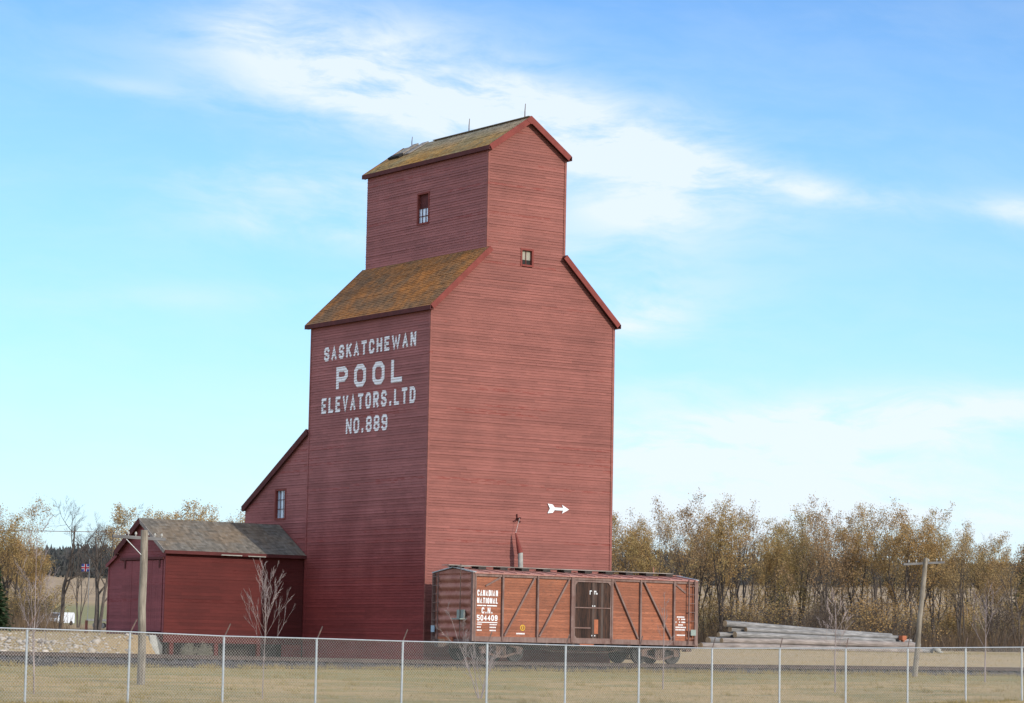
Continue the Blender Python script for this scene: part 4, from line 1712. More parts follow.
# car lettering
OC, UC = (0, BY0 + .05, 0), (1, 0, 0)
cl = .006
lettering('CANADIAN', OC, UC, -.10, .88, 2.73, 2.96, .040, 'lettering', M['white'], car, skipgap=.34, lift=cl, course=None)
lettering('NATIONAL', OC, UC, -.10, .88, 2.44, 2.66, .040, 'lettering', M['white'], car, skipgap=.34, lift=cl, course=None)
lettering('C.N.', OC, UC, .12, .64, 2.05, 2.28, .040, 'lettering', M['white'], car, skipgap=.34, lift=cl, course=None)
lettering('504409', OC, UC, -.10, .88, 1.77, 1.99, .040, 'lettering', M['white'], car, skipgap=.28, lift=cl, course=None)
k = MB()
yl = BY0 + .05 - .006
for (a, b_, c, d_) in ((-.10, .16, 2.335, 2.375), (.18, .32, 2.335, 2.375), (.36, .84, 2.335, 2.375), (-.08, .88, 1.69, 1.72)):
    k.box(a, b_, yl - .001, yl + .004, c, d_)
r_ = random.Random(3)
for z in (1.60, 1.49, 1.37):
    x = -.09
    while x < .10:
        w__ = r_.uniform(.03, .05)
        k.box(x, x + w__, yl - .001, yl + .004, z, z + .05)
        x += w__ + .02
    x = .52
    while x < .82:
        w__ = r_.uniform(.03, .05)
        k.box(x, x + w__, yl - .001, yl + .004, z, z + .05)
        x += w__ + .02
x = 1.80
while x < 2.2:
    w__ = r_.uniform(.03, .05)
    k.box(x, x + w__, yl - .001, yl + .004, 1.27, 1.325)
    x += w__ + .015
for z in (2.10, 2.01, 1.89, 1.78, 1.68, 1.58, 1.36):
    x = 9.80
    while x < 10.28:
        w__ = r_.uniform(.03, .06)
        if r_.random() < .75:
            k.box(x, x + w__, yl - .001, yl + .004, z, z + .052)
        x += w__ + .02
k.build('stencil_marks', M['white'], car)
k = MB()
for i in range(18):
    a0, a1 = 2 * math.pi * i / 18, 2 * math.pi * (i + 1) / 18
    f_ = lambda a, rr_: (2.10 + rr_ * math.cos(a), yl, 1.53 + rr_ * math.sin(a))
    k.quad(f_(a0, .085), f_(a1, .085), f_(a1, .12), f_(a0, .12))
k.box(2.08, 2.12, yl - .002, yl + .003, 1.47, 1.59)
k.build('round_emblem', M['yellow'], car)

# ---------------------------------------------------------------- fence
FS = [(-6.1, .97), (-3.05, .95), (-.01, .935), (3.04, .913), (6.01, .858), (9.09, .848), (12.1, .826), (15.24, .821), (18.29, .809), (21.3, .805),
      (24.44, .809), (27.49, .856), (30.62, .903), (33.68, .958), (36.69, 1.015), (39.72, 1.072), (42.8, 1.10), (45.8, 1.13)]
fence = empty('chain_link_fence', (FP[0] + 19 * FD[0], FP[1] + 19 * FD[1], -1.0))
tag(fence, 'galvanised chain link fence with slanted barbed wire arms on its posts', 'fence')


def fpt(s, z):
    return Vector((FP[0] + FD[0] * s, FP[1] + FD[1] * s, z))


ss = [a for a, _ in FS]
zs = [b_ for _, b_ in FS]
rr = random.Random(8)
for s, z in FS:
    k = MB()
    k.tube([fpt(s, z - 1.95), fpt(s + rr.uniform(-.01, .01), z - .02)], .032, 8)
    po = k.build('post', M['grey_metal'], fence)
    k = MB()
    # arm leans out towards the tracks and to the right
    b0 = fpt(s, z - .03)
    k.bar(b0, b0 + Vector((.30, .22, .36)), .025, .025)
    k.build('barb_arm', M['truck'], po)
k = MB()
k.tube([fpt(s, z) for s, z in FS], .019, 8)
k.build('top_rail', M['grey_metal'], fence)
k = MB()
hgt = 1.80
s = FS[0][0]


def zt_(s):
    return float(np.interp(s, ss, zs)) - .02


V_, F_ = [], []
sp_ = .088
nrm = Vector((-FD[1], FD[0], 0))
smax = FS[-1][0]
s = FS[0][0] - hgt
while s < smax:
    for dirn in (1, -1):
        a, b_ = (s, s + hgt) if dirn > 0 else (s + hgt, s)
        za, zb = 0.0, hgt
        # clip to the fence ends
        s0c, s1c = max(min(a, b_), ss[0]), min(max(a, b_), smax)
        if s1c <= s0c:
            continue

        def hh(q):
            return (q - a) / (b_ - a) * hgt
        pa, pb = fpt(s0c, zt_(s0c) - hgt + hh(s0c)), fpt(s1c, zt_(s1c) - hgt + hh(s1c))
        d_ = (pb - pa).normalized()
        side = d_.cross(nrm).normalized()
        w = .0023
        off = nrm * (.003 * dirn)
        n0 = len(V_)
        for p in (pa, pb):
            for (c_, e_) in ((-1, -.6), (1, -.6), (0, 1)):
                V_.append(tuple(p + off + side * w * c_ + nrm * w * e_))
        for j in range(3):
            j2 = (j + 1) % 3
            F_.append((n0 + j, n0 + j2, n0 + 3 + j2, n0 + 3 + j))
    s += sp_
fv = np.array(V_) - np.array(fence.location)
np_mesh('chain_link_mesh', fv, np.array(F_), M['fence_wire'], fence)

# ---------------------------------------------------------------- utility poles


def pole(base, top, label, arm_a, arm_b, r0, r1, ins, brace):
    base, top = Vector(base), Vector(top)
    e = empty('utility_pole', base)
    tag(e, label, 'utility pole', 'old utility poles along the track')
    k = MB()
    pts = [base - Vector((0, 0, .4)) * 1.0] + [base.lerp(top, f) + Vector((math.sin(f * 9) * .02, 0, 0)) for f in (0, .25, .5, .75, 1)]
    rd = [r0 * 1.05] + [lerp(r0, r1, f) for f in (0, .25, .5, .75, 1)]
    k.tube(pts, rd, 14)
    k.build('shaft', M['pole'], e, smooth=False)
    a, b_ = Vector(arm_a), Vector(arm_b)
    k = MB()
    k.bar(a, b_, .09, .09)
    ca = k.build('crossarm', M['arm'], e)
    d_ = b_ - a
    for f in ins:
        q = a + d_ * f + Vector((0, 0, .045))
        k = MB()
        k.tube([q, q + Vector((0, 0, .04)), q + Vector((0, 0, .045)), q + Vector((0, 0, .08)), q + Vector((0, 0, .10)), q + Vector((0, 0, .125))], [.014, .014, .034, .037, .022, .024], 10)
        k.build('insulator', M['porcelain'], ca)
    if brace:
        k = MB()
        ctr = base.lerp(top, .90) + Vector((0, 0, -.35))
        k.bar(a + d_ * .26 + Vector((0, 0, -.06)), ctr - (base - top).cross(Vector((0, 0, 1))) * 0, .04, .015)
        k.build('brace', M['grey_metal'], e)
    return e


zl_ = gz(-23.27, -20.1)
pole((-23.17, -20.1, zl_), (-23.33, -20.3, 3.93), 'weathered wooden pole with a crossarm standing before the low red shed',
     (-24.30, -20.18, 3.72), (-22.62, -20.28, 3.68), .12, .105, (.10, .30, .44, .66, .80, .93), True)
pole((17.69, -9.63, gz(17.69, -9.63)), (17.85, -10.1, 4.72), 'leaning grey pole with a tilted crossarm before the trees and log pile',
     (16.70, -9.98, 4.42), (18.95, -10.03, 4.58), .115, .09, (.14, .32, .62, .82, .93), False)
for yy_, f in ((0, .10), (.02, .30)):
    k = MB()
    a = Vector((lerp(-24.22, -22.72, f), -20.2, 3.84))
    b_ = a + Vector((-38, -1.0 + yy_ * 10, .25 + yy_ * 3))
    k.tube([a.lerp(b_, q) - Vector((0, 0, 1.0 * 4 * q * (1 - q) * .35)) for q in np.linspace(0, 1, 14)], .007, 5)
    o = k.build('overhead_wire', M['truck'])
    tag(o, 'thin dark overhead wire running left from the crossarm before the shed', 'wire', 'overhead wires')

# ---------------------------------------------------------------- log pile
rr = random.Random(14)
gl = gz(36, 18.8)
rows_ = [  # x0, x1, y, z above ground, radius, brown?, tilt at right end
    (29.6, 45.0, 17.6, .17, .17, 1, 0), (31.0, 45.6, 17.98, .16, .16, 0, 0), (30.4, 46.5, 18.36, .18, .18, 0, 0), (31.6, 45.8, 18.74, .17, .17, 0, 0), (30.6, 46.2, 19.12, .17, .17, 0, 0), (31.5, 45.2, 19.5, .17, .17, 0, 0),
    (31.9, 44.6, 17.8, .50, .19, 1, -.02), (32.6, 44.0, 18.2, .49, .16, 0, 0), (31.7, 45.9, 18.6, .50, .17, 0, 0), (32.0, 44.0, 19.0, .50, .17, 0, 0), (32.4, 45.0, 19.35, .49, .16, 0, 0),
    (33.0, 43.4, 18.0, .83, .17, 0, -.12), (33.4, 45.0, 18.4, .82, .16, 0, -.1), (32.6, 44.8, 18.85, .82, .17, 0, -.05), (33.2, 43.9, 19.2, .82, .16, 0, 0),
    (33.9, 44.2, 18.2, 1.13, .13, 0, -.2), (33.2, 43.2, 18.65, 1.14, .16, 0, -.25),
    (32.7, 43.6, 18.45, 1.44, .17, 0, -.42)]
LL = ['brown ended bottom log lying nearest the tracks in the log pile', 'short grey log low at the front of the stacked logs', 'long grey log in the bottom layer of the log pile', 'grey log hidden mostly behind the bottom front logs', 'grey log far back on the ground in the log pile', 'hindmost grey log on the ground behind the log pile',
      'thick brown stained log on the second layer facing the tracks', 'thin grey log in the second layer beside the thick brown one', 'grey log projecting right from the second layer of the pile', 'grey log deep inside the second layer of the pile', 'hindmost log of the second layer of the pile',
      'dark ended front log of the third layer', 'thin grey log in the third layer reaching far right', 'grey log in the middle of the third layer', 'hindmost log of the third layer of the pile',
      'slim grey log tilting down to the right near the pile top', 'grey log just beneath the topmost log', 'topmost grey log with a yellow cut left end, sloping right']
for (x0, x1, y, h, rad, br, tl), lb in zip(rows_, LL):
    x0, x1, h = x0 - (.9 if h < .3 else 1.7), x1 - .9, h * .93
    k = MB()
    n_ = 10
    pts, rad_ = [], []
    ph = rr.uniform(0, 6)
    flip = rr.random() < .3
    for i in range(n_ + 1):
        f = i / n_
        pts.append((lerp(x0, x1, f), y + .03 * math.sin(f * 4 + ph) + rr.uniform(-.03, .03) * 0, gl + h + tl * f + .015 * math.sin(f * 5 + ph)))
        rad_.append(rad * (1 - (.22 * (1 - f) if flip else .22 * f)))
    k.tube(pts, rad_, 12)
    o = k.build('log', M['log_brown'] if br else M['log'], smooth=False)
    tag(o, lb, 'log', 'logs stacked beside the track')
    k = MB()
    k.tube([(x0 - .012, pts[0][1], pts[0][2]), (x0 - .001, pts[0][1], pts[0][2])], rad_[0] * .96, 12)
    k.build('cut_end', M['log_end'], o)
k = MB()
k.box(42.9, 43.2, 17.75, 18.05, gl + .70, gl + .95)
k.box(43.0, 43.1, 17.80, 18.0, gl + .3, gl + .70)
o = k.build('timber_stake', M['orange'])
tag(o, 'small orange timber block wedged at the right end of the log pile', 'timber')

# white boulder
pr = np.array([[45.6, 17.9, gz(45.6, 17.9) + .22], [45.9, 18.0, gz(45.6, 17.9) + .10]])
o = scatter('boulder', pr, np.array([.24, .17]), M['concrete'], 5, flat=.6)
tag(o, 'pale white boulder on the grass right of the leaning pole', 'boulder')

# ---------------------------------------------------------------- trees


def rot_dir(d, ang, az):
    d = d.normalized()
    a = d.orthogonal().normalized()
    a.rotate(Matrix.Rotation(az, 3, d))
    v = d.copy()
    v.rotate(Matrix.Rotation(ang, 3, a))
    return v


class Tree:
    def __init__(s, seed):
        s.r = random.Random(seed)
        s.mb = MB()
        s.leafpts = []

    def grow(s, p, d, length, rad, level, maxlevel, up=.25, wander=.18, kids=(3, 5), sides=(8, 6, 4, 3, 3), spread=(25, 50), ratio=.6, leaf_from=2, tip=.25, start=.3):
        r = s.r
        n = max(3, int(4 - level * .5) + 1)
        pts, rads = [p.copy()], [rad]
        dd = d.copy()
        q = p.copy()
        stops = []
        for i in range(n):
            f = (i + 1) / n
            dd = (dd + Vector((r.gauss(0, wander), r.gauss(0, wander), r.gauss(0, wander) * .6)) * .6 + Vector((0, 0, up)) * .35).normalized()
            q = q + dd * length / n
            pts.append(q.copy())
            rads.append(lerp(rad, rad * tip, f))
            stops.append((q.copy(), dd.copy(), f, rads[-1]))
        s.mb.tube(pts, rads, sides[min(level, len(sides) - 1)], cap=False)
        if level >= leaf_from:
            for i in range(len(pts) - 1):
                for _ in range(3 if level == maxlevel else 1):
                    s.leafpts.append(pts[i].lerp(pts[i + 1], r.random()))
        if level >= maxlevel:
            return
        nk = r.randint(*kids)
        for i in range(nk):
            f = lerp(start, 1.0, (i + r.random()) / nk)
            k = min(int(f * n), n - 1)
            base = pts[k].lerp(pts[k + 1], f * n - k)
            rr_ = lerp(rads[k], rads[k + 1], f * n - k)
            sdv = rot_dir((pts[k + 1] - pts[k]), R(r.uniform(*spread)), r.uniform(0, 6.283))
            s.grow(base, sdv, length * ratio * r.uniform(.75, 1.15) * (1.15 - .45 * f), max(rr_ * .62, .006), level + 1, maxlevel, up, wander * 1.1, kids, sides, spread, ratio, leaf_from, tip, .2)


def leaves(P_, n, size, spread, seed):
    r = np.random.RandomState(seed)
    P_ = np.array([tuple(p) for p in P_])
    c = P_[r.randint(0, len(P_), n)] + r.normal(0, spread, (n, 3))
    a = r.normal(size=(n, 3))
    a /= np.linalg.norm(a, axis=1)[:, None]
    b = np.cross(a, r.normal(size=(n, 3)))
    b /= np.linalg.norm(b, axis=1)[:, None]
    sz = size * r.uniform(.6, 1.4, (n, 1))
    a = a * sz
    b = b * sz * .6
    v = np.stack([c - a, c + b * .9, c + a, c - b * .9], 1)
    v[..., 2] = np.maximum(v[..., 2], .02)
    return v.reshape(-1, 3), np.arange(n * 4).reshape(n, 4)


def make_tree(name, seed, height, leafmat, nleaf, leafsize, barkmat, stems=3, lean=18, maxlevel=4, thick=.12, lspread=.22, kids=(3, 5), ratio=.55, spread=(22, 48), up=.3, trunk=True, leaf_from=2):
    t = Tree(seed)
    r = t.r
    for i in range(stems):
        az = 6.283 * i / stems + r.uniform(-.5, .5)
        ln_ = R(r.uniform(.3, 1.0) * lean) if stems > 1 else R(r.uniform(0, 3))
        d = Vector((math.sin(ln_) * math.cos(az), math.sin(ln_) * math.sin(az), math.cos(ln_)))
        t.grow(Vector((math.cos(az) * .15, math.sin(az) * .15, -.1)) if stems > 1 else Vector((0, 0, -.1)), d, height * r.uniform(.75, .95), thick * r.uniform(.7, 1.1), 0, maxlevel, up=up, kids=kids, ratio=ratio, spread=spread, leaf_from=leaf_from)
    root = empty(name, (0, 0, 0))
    tr = t.mb.build('trunk', barkmat, root)
    if nleaf:
        v, f = leaves(t.leafpts, nleaf, leafsize, lspread, seed)
        np_mesh('crown', v, f, leafmat, root)
    zmax = max(v_[2] for v_ in t.mb.v)
    root['h'] = zmax
    return root


def copy_tree(root, name=None):
    c = root.copy()
    col.objects.link(c)
    if name:
        c.name = name
    for ch in root.children:
        d = ch.copy()
        col.objects.link(d)
        d.parent = c
    return c


used = set()


def place(proto, px, t, h, label, cat, group=None, rz=None, sx=1.0, yoff=0.0):
    """stand a copy of proto on the ground along the bearing of image column px at distance t, height h metres"""
    o = proto if proto.name not in used else copy_tree(proto)
    used.add(proto.name)
    # bearing
    # ground row: solve along bearing
    rx = (px - 512) / 2742.376
    dirx = cr * rx + cf
    q = CAM + dirx * t
    gzv = gz(q.x, q.y)
    # correct for camera roll: columns lean, so use the point at ground height
    for _ in range(3):
        v = (gzv - CAM.z)
        vp = (v - t * cf.z - rx * t * cr.z) / cu.z      # camera-up coordinate of that point
        q = CAM + cf * t + cr * (rx * t) + cu * vp
        gzv = gz(q.x, q.y)
    o.location = (q.x, q.y, gzv - .03)
    s = h / proto['h']
    o.scale = (s * sx, s * sx, s)
    o.rotation_euler = (0, 0, random.uniform(0, 6.283) if rz is None else rz)
    tag(o, label, cat, group)
    return o


random.seed(21)
W1 = make_tree('leafy_tree', 101, 10, M['leaf_a'], 10500, .072, M['bark'], stems=4, lean=22, thick=.15, kids=(3, 5))
W2 = make_tree('leafy_tree', 102, 10, M['leaf_c'], 8800, .072, M['bark'], stems=5, lean=20, thick=.13)
W3 = make_tree('leafy_tree', 103, 11, M['leaf_a'], 10500, .070, M['bark'], stems=3, lean=14, thick=.15, kids=(3, 6))
W4 = make_tree('leafy_tree', 104, 10, M['leaf_c'], 6600, .068, M['bark'], stems=4, lean=24, thick=.15, kids=(4, 5))
W5 = make_tree('golden_tree', 105, 9, M['leaf_b'], 8500, .075, M['bark'], stems=3, lean=20, thick=.13)
S1 = make_tree('shrub', 111, 3.0, M['brush'], 1500, .050, M['bark'], stems=9, lean=48, maxlevel=3, thick=.035, lspread=.22, leaf_from=0)
S2 = make_tree('shrub', 112, 3.2, M['leaf_a'], 2400, .050, M['bark'], stems=8, lean=45, maxlevel=3, thick=.035, lspread=.26, leaf_from=0)
B1 = make_tree('bare_tree', 121, 10, None, 0, .1, M['bark'], stems=1, maxlevel=4, thick=.17, kids=(5, 7), ratio=.52, spread=(25, 55))
B2 = make_tree('bare_tree', 122, 10, None, 0, .1, M['bark'], stems=2, lean=10, maxlevel=4, thick=.20, kids=(5, 7), ratio=.5, spread=(30, 60))
B3 = make_tree('bare_tree', 123, 10, None, 0, .1, M['bark'], stems=4, lean=12, maxlevel=4, thick=.11, kids=(4, 6), ratio=.45, spread=(15, 38))

# front row right of the elevator: (px, distance, height, proto, look)
LKS = ['olive brown leafy tree', 'rusty brown leafy tree', 'tall slender yellow brown tree', 'thin leaved brown tree']
front = [(622, 176, 10.4, W1), (652, 172, 9.4, W3), (690, 180, 11.0, W2), (722, 174, 11.4, W1), (745, 186, 12.2, W4), (770, 176, 10.6, W3), (800, 182, 11.2, W1),
         (824, 176, 12.0, W2), (856, 178, 11.8, W3), (884, 186, 12.0, W4), (908, 176, 11.4, W1), (934, 180, 10.6, W3), (960, 176, 10.0, W2), (990, 184, 9.6, W1), (1018, 176, 8.4, W2), (1046, 180, 8.2, W1), (598, 186, 10.4, W2)]
words = ['just right of the elevator wall', 'above the middle of the boxcar roof', 'above the right end of the boxcar', 'behind the left tip of the log pile', 'behind the log pile, left part', 'behind the middle of the log pile',
         'behind the log pile, right of its middle', 'behind the right part of the log pile', 'above the right end of the log pile', 'just left of the leaning pole', 'just left of the leaning pole top', 'just right of the leaning pole',
         'behind the white boulder', 'near the right picture edge', 'at the right picture edge', 'past the right picture edge', 'behind the elevator corner']
order = [0, 1, 2, 3, 4, 5, 6, 7, 8, 9, 10, 11, 12, 13, 14, 15, 16]
wl = dict(zip(range(17), words))
for i, (px, t, h, pr_) in enumerate(front):
    look = {W1.name: LKS[0], W2.name: LKS[1], W3.name: LKS[2], W4.name: LKS[3]}[pr_.name]
    place(pr_, px, t, h * (.88 if px < 735 else .80 if px < 870 else .86) * random.uniform(.95, 1.05), look + ' ' + wl[i], 'tree', 'trees beyond the track', sx=random.uniform(.85, 1.05))
back = [(610, 205, 11.5), (640, 212, 12.2), (668, 208, 11.0), (704, 214, 12.8), (734, 220, 13.5), (758, 210, 11.0), (786, 216, 12.8), (812, 222, 13.4), (842, 214, 13.2), (870, 220, 13.0), (897, 212, 12.4), (922, 218, 12.0), (948, 210, 11.0), (974, 216, 11.2), (1004, 214, 10.0), (1034, 218, 9.6)]
protos = [B3, W4, B3, W2, B3, W4, W3, B3, W4, B3, W1, B3, W4, B3, W4, B3]
for i, (px, t, h) in enumerate(back):
    pr_ = protos[i]
    nm = 'bare twiggy tree' if pr_ is B3 else 'sparse brown tree'
    place(pr_, px, t, h * (.84 if px < 720 else .76 if px < 880 else .82), '%s in the rear row, rising %s' % (nm, ['by the elevator wall', 'above the boxcar', 'above the boxcar right half', 'left of the log pile', 'over the left log ends', 'over the left half of the logs', 'over the middle of the logs', 'right of the log pile middle', 'over the right log half', 'over the right log ends', 'beside the leaning pole', 'right of the leaning pole', 'over the white boulder', 'far right past the boulder', 'beside the right edge', 'at the right edge'][i]), 'tree', 'trees beyond the track', sx=random.uniform(.8, 1.0))
for i in range(30):
    px = 604 + i * 14.6 + random.uniform(-5, 5)
    pr_ = S1 if random.random() < .62 else S2
    o = place(pr_, px, random.uniform(166, 200), random.uniform(2.2, 4.4), ('dark twiggy shrub' if pr_ is S1 else 'yellow brown shrub') + ' at the foot of the trees beyond the track', 'shrub', 'shrubs under the trees' if pr_ is S1 else 'yellow shrubs under the trees', sx=random.uniform(1.1, 1.7))
# left side
place(W1, 8, 200, 9.0, 'bushy brown tree behind the spruce at the left edge', 'tree', 'trees left of the shed', sx=1.05)
place(W3, 27, 205, 6.8, 'yellow brown tree between the spruce and the white vehicles', 'tree', 'trees left of the shed', sx=.95)
place(W2, 24, 215, 7.4, 'rusty brown tree a little left of the white vehicles', 'tree', 'trees left of the shed', sx=1.1)
place(W2, -8, 205, 10.2, 'tall brown tree cut by the left picture edge', 'tree', 'trees left of the shed', sx=1.1)
place(B1, 60, 195, 9.6, 'slim bare tree standing before the two white vehicles', 'tree', 'bare trees left of the shed', rz=1.0)
place(B2, 97, 190, 9.2, 'thick trunked bare tree beside the flag and shed doors', 'tree', 'bare trees left of the shed', rz=2.0)
place(B3, 78, 260, 9.0, 'thin bare tree behind the two larger bare trees', 'tree', 'bare trees left of the shed', rz=.4, sx=.8)
gold = [(132, 215, 9.2), (150, 222, 10.2), (170, 218, 8.6), (186, 226, 9.4), (206, 220, 10.0), (226, 228, 9.8), (243, 222, 9.2), (262, 226, 9.6)]
gw = ['left of the shed gable', 'over the shed gable peak', 'over the left of the shed roof', 'over the shed roof, left of middle', 'over the middle of the shed roof', 'over the shed roof, right of middle', 'beside the back lean-to eave', 'hidden behind the lean-to']
for i, (px, t, h) in enumerate(gold):
    pr_ = W5 if i != 5 else W4
    place(pr_, px, t, h * (1.04 if i > 1 else 1.0), ('golden' if pr_ is W5 else 'thin golden brown') + ' treetop showing ' + gw[i], 'tree', 'golden trees behind the shed', sx=1.0)
for i, px in enumerate((4, 12, 22, 30, 36, 17)):
    place(S2 if i % 2 else S1, px, random.uniform(185, 215), random.uniform(2.5, 4.2), ('yellow brown shrub' if i % 2 else 'dark twiggy shrub') + ' at the foot of the trees left of the shed', 'shrub', ('yellow' if i % 2 else 'dark') + ' shrubs left of the shed', sx=1.4)

# spruces


def spruce(name, seed, h, rad):
    r = np.random.RandomState(seed)
    root = empty(name, (0, 0, 0))
    k = MB()
    k.tube([(0, 0, -.1), (0, 0, h * .5), (0, 0, h)], [.16, .09, .015], 8)
    k.build('trunk', M['bark'], root)
    n = 12000
    zf = r.uniform(0.03, 1, n) ** 1.0
    keep = r.uniform(0, 1, n) < (1.05 - zf)
    zf = zf[keep]
    n = len(zf)
    tier = np.floor(zf * 17) / 17
    az = r.uniform(0, 6.283, n)
    lobes = .78 + .22 * np.sin(az * 7 + tier * 37)
    rmax = rad * (1.02 - zf) * lobes * (1.0 - .25 * ((zf * 17) % 1))
    rr_ = rmax * np.sqrt(r.uniform(.12, 1, n))
    c = np.stack([rr_ * np.cos(az), rr_ * np.sin(az), zf * h - rr_ * .22 + .2], -1)
    out = np.stack([np.cos(az), np.sin(az), -.25 + 0 * az], -1)
    tang = np.stack([-np.sin(az), np.cos(az), r.normal(0, .4, n)], -1)
    s_ = r.uniform(.09, .17, (n, 1))
    v = np.stack([c - out * s_, c + tang * s_ * .45, c + out * s_, c - tang * s_ * .45], 1).reshape(-1, 3)
    v[:, 2] = np.maximum(v[:, 2], .05)
    np_mesh('crown', v, np.arange(n * 4).reshape(n, 4), M['needle'], root)
    root['h'] = h
    return root


SP = spruce('spruce_tree', 31, 6.0, 1.7)
place(SP, -7, 178, 5.0, 'dark green spruce at the left picture edge', 'tree', None, sx=1.15)
place(SP, 1030, 230, 10.0, 'dark spruce rising at the right picture edge', 'tree', None)
place(SP, 777, 250, 9.0, 'dark pointed spruce behind the wood over the log pile', 'tree', None, sx=.7)

# saplings by the fence


def sapling(name, seed, h, spread_, n_b, thick=.028, low=.25, stems=1, lean=30):
    t = Tree(seed)
    r = t.r
    for sidx in range(stems):
        if stems > 1:
            az = sidx * 6.283 / stems + .8
            d = Vector((math.cos(az) * math.tan(R(lean)) * r.uniform(.3, 1), math.sin(az) * math.tan(R(lean)) * r.uniform(.3, 1), 1)).normalized()
        else:
            d = Vector((0, 0, 1))
        pts = [Vector((0, 0, -.1))]
        n = 8
        hh_ = h * (1 if sidx == 0 else r.uniform(.6, .95))
        for i in range(n):
            pts.append(pts[-1] + (d + Vector((r.gauss(0, .03), r.gauss(0, .03), 0))) * hh_ / n)
        rads = [lerp(thick, thick * .18, i / n) for i in range(n + 1)]
        t.mb.tube(pts, rads, 7, cap=False)
        for i in range(n_b):
            f = lerp(low, .97, (i + r.random() * .6) / n_b)
            kx = min(int(f * n), n - 1)
            b = pts[kx].lerp(pts[kx + 1], f * n - kx)
            sdv = rot_dir(pts[kx + 1] - pts[kx], R(r.uniform(22, 42)), i * 2.4 + r.uniform(-.4, .4))
            t.grow(b, sdv, hh_ * spread_ * (1.15 - .8 * f), lerp(thick * .34, thick * .13, f), 2, 4, up=.30, wander=.10, kids=(3, 5), spread=(18, 40), ratio=.45, leaf_from=9)
    root = empty(name, (0, 0, 0))
    t.mb.build('trunk', M['bark_pale'], root)
    root['h'] = h
    return root


A1 = sapling('sapling', 67, 3.5, .50, 20, .022, .36)
place(A1, 262.5, 76, 3.5, 'pale bare young tree with a full head in front of the shed wall', 'young tree', 'bare saplings by the fence', rz=.7, sx=.8)
A2 = sapling('sapling', 62, 2.6, .5, 6, .019, .25, stems=4, lean=30)
place(A2, 480, 82, 2.75, 'many stemmed bare sapling in front of the boxcar end', 'young tree', 'bare saplings by the fence', rz=2.6)
A3 = sapling('sapling', 63, 3.0, .25, 7, .030, .4)
place(A3, 663, 92, 3.3, 'thin whip of a sapling before the right end of the boxcar', 'young tree', 'bare saplings by the fence', rz=.3, sx=.8)
A4 = sapling('sapling', 64, 3.0, .42, 10, .030, .35)
place(A4, 835, 95, 3.35, 'slender bare sapling before the middle of the log pile', 'young tree', 'bare saplings by the fence', rz=1.3)
A5 = sapling('sapling', 65, 3.0, .55, 11, .032, .38)
place(A5, 985, 108, 3.6, 'spreading bare sapling right of the leaning pole', 'young tree', 'bare saplings by the fence', rz=2.2)
A6 = sapling('sapling', 66, 3.4, .35, 9, .020, .25, stems=2, lean=14)
place(A6, 34, 72, 4.6, 'tall pinkish bare sapling beside the leftmost fence post', 'young tree', 'bare saplings by the fence', rz=.2, sx=.8)

# tumbleweeds under the shed
for px_, lb in ((-5.62, 'round pale tumbleweed under the shed near its left post'), (-4.86, 'greyer tumbleweed under the shed by its middle post')):
    t = MB()
    r_ = random.Random(int(-px_ * 100))
    for i in range(260):
        c = Vector((r_.gauss(0, 1), r_.gauss(0, 1), r_.gauss(0, 1))).normalized()
        d_ = Vector((r_.gauss(0, 1), r_.gauss(0, 1), r_.gauss(0, 1))).normalized() * .13
        q = Vector((px_, SY0 - .25, .33)) + c * .36 * r_.uniform(.35, 1)
        t.tube([q - d_, q + c * .05, q + d_], .007, 3, cap=False)
    o = t.build('tumbleweed', M['weed'])
    tag(o, lb, 'tumbleweed')

# undergrowth thicket and far wood ------------------------------


def twig_mass(name, X, Y, hmax, n, mat, seed, wdt=.02, leafy=0.0, lsz=.1):
    r = np.random.RandomState(seed)
    i = r.randint(0, len(X), n)
    x = X[i] + r.normal(0, 1.0, n)
    y = Y[i] + r.normal(0, 1.0, n)
    z = ground_z(x, y)
    hh = hmax[i] * r.uniform(.4, 1.0, n)
    a = r.uniform(0, 6.28, n)
    ln_ = r.normal(0, .28, (n, 2)) * hh[:, None]
    b0 = np.stack([x, y, z - .05], -1)
    tp = np.stack([x + ln_[:, 0], y + ln_[:, 1], z + hh], -1)
    sd_ = np.stack([np.cos(a), np.sin(a), 0 * a], -1) * (wdt * hh[:, None] / 2)
    v = np.stack([b0 - sd_, b0 + sd_, tp], 1).reshape(-1, 3)
    return np_mesh(name, v, np.arange(n * 3).reshape(n, 3), mat)


def along(px0, px1, t0, t1, n, seed):
    r = np.random.RandomState(seed)
    u = r.uniform(px0, px1, n)
    t = r.uniform(t0, t1, n)
    rx = (u - 512) / 2742.376
    X = CAM.x + t * (cf.x + cr.x * rx)
    Y = CAM.y + t * (cf.y + cr.y * rx)
    return X, Y


X, Y = along(590, 1060, 172, 235, 500, 4)
r = np.random.RandomState(44)
o = twig_mass('undergrowth', X, Y, r.uniform(.6, 3.2, 500) * r.uniform(.45, 1.1, 500), 44000, M['brush'], 5, .018)
tag(o, kind='stuff')
o['label'] = 'tangled brown undergrowth beneath the trees beyond the track'
X, Y = along(-25, 55, 190, 230, 90, 6)
o = twig_mass('undergrowth', X, Y, r.uniform(.8, 2.4, 90), 6000, M['brush'], 7, .028)
tag(o, kind='stuff')
o['label'] = 'brown undergrowth beneath the trees at the left edge'

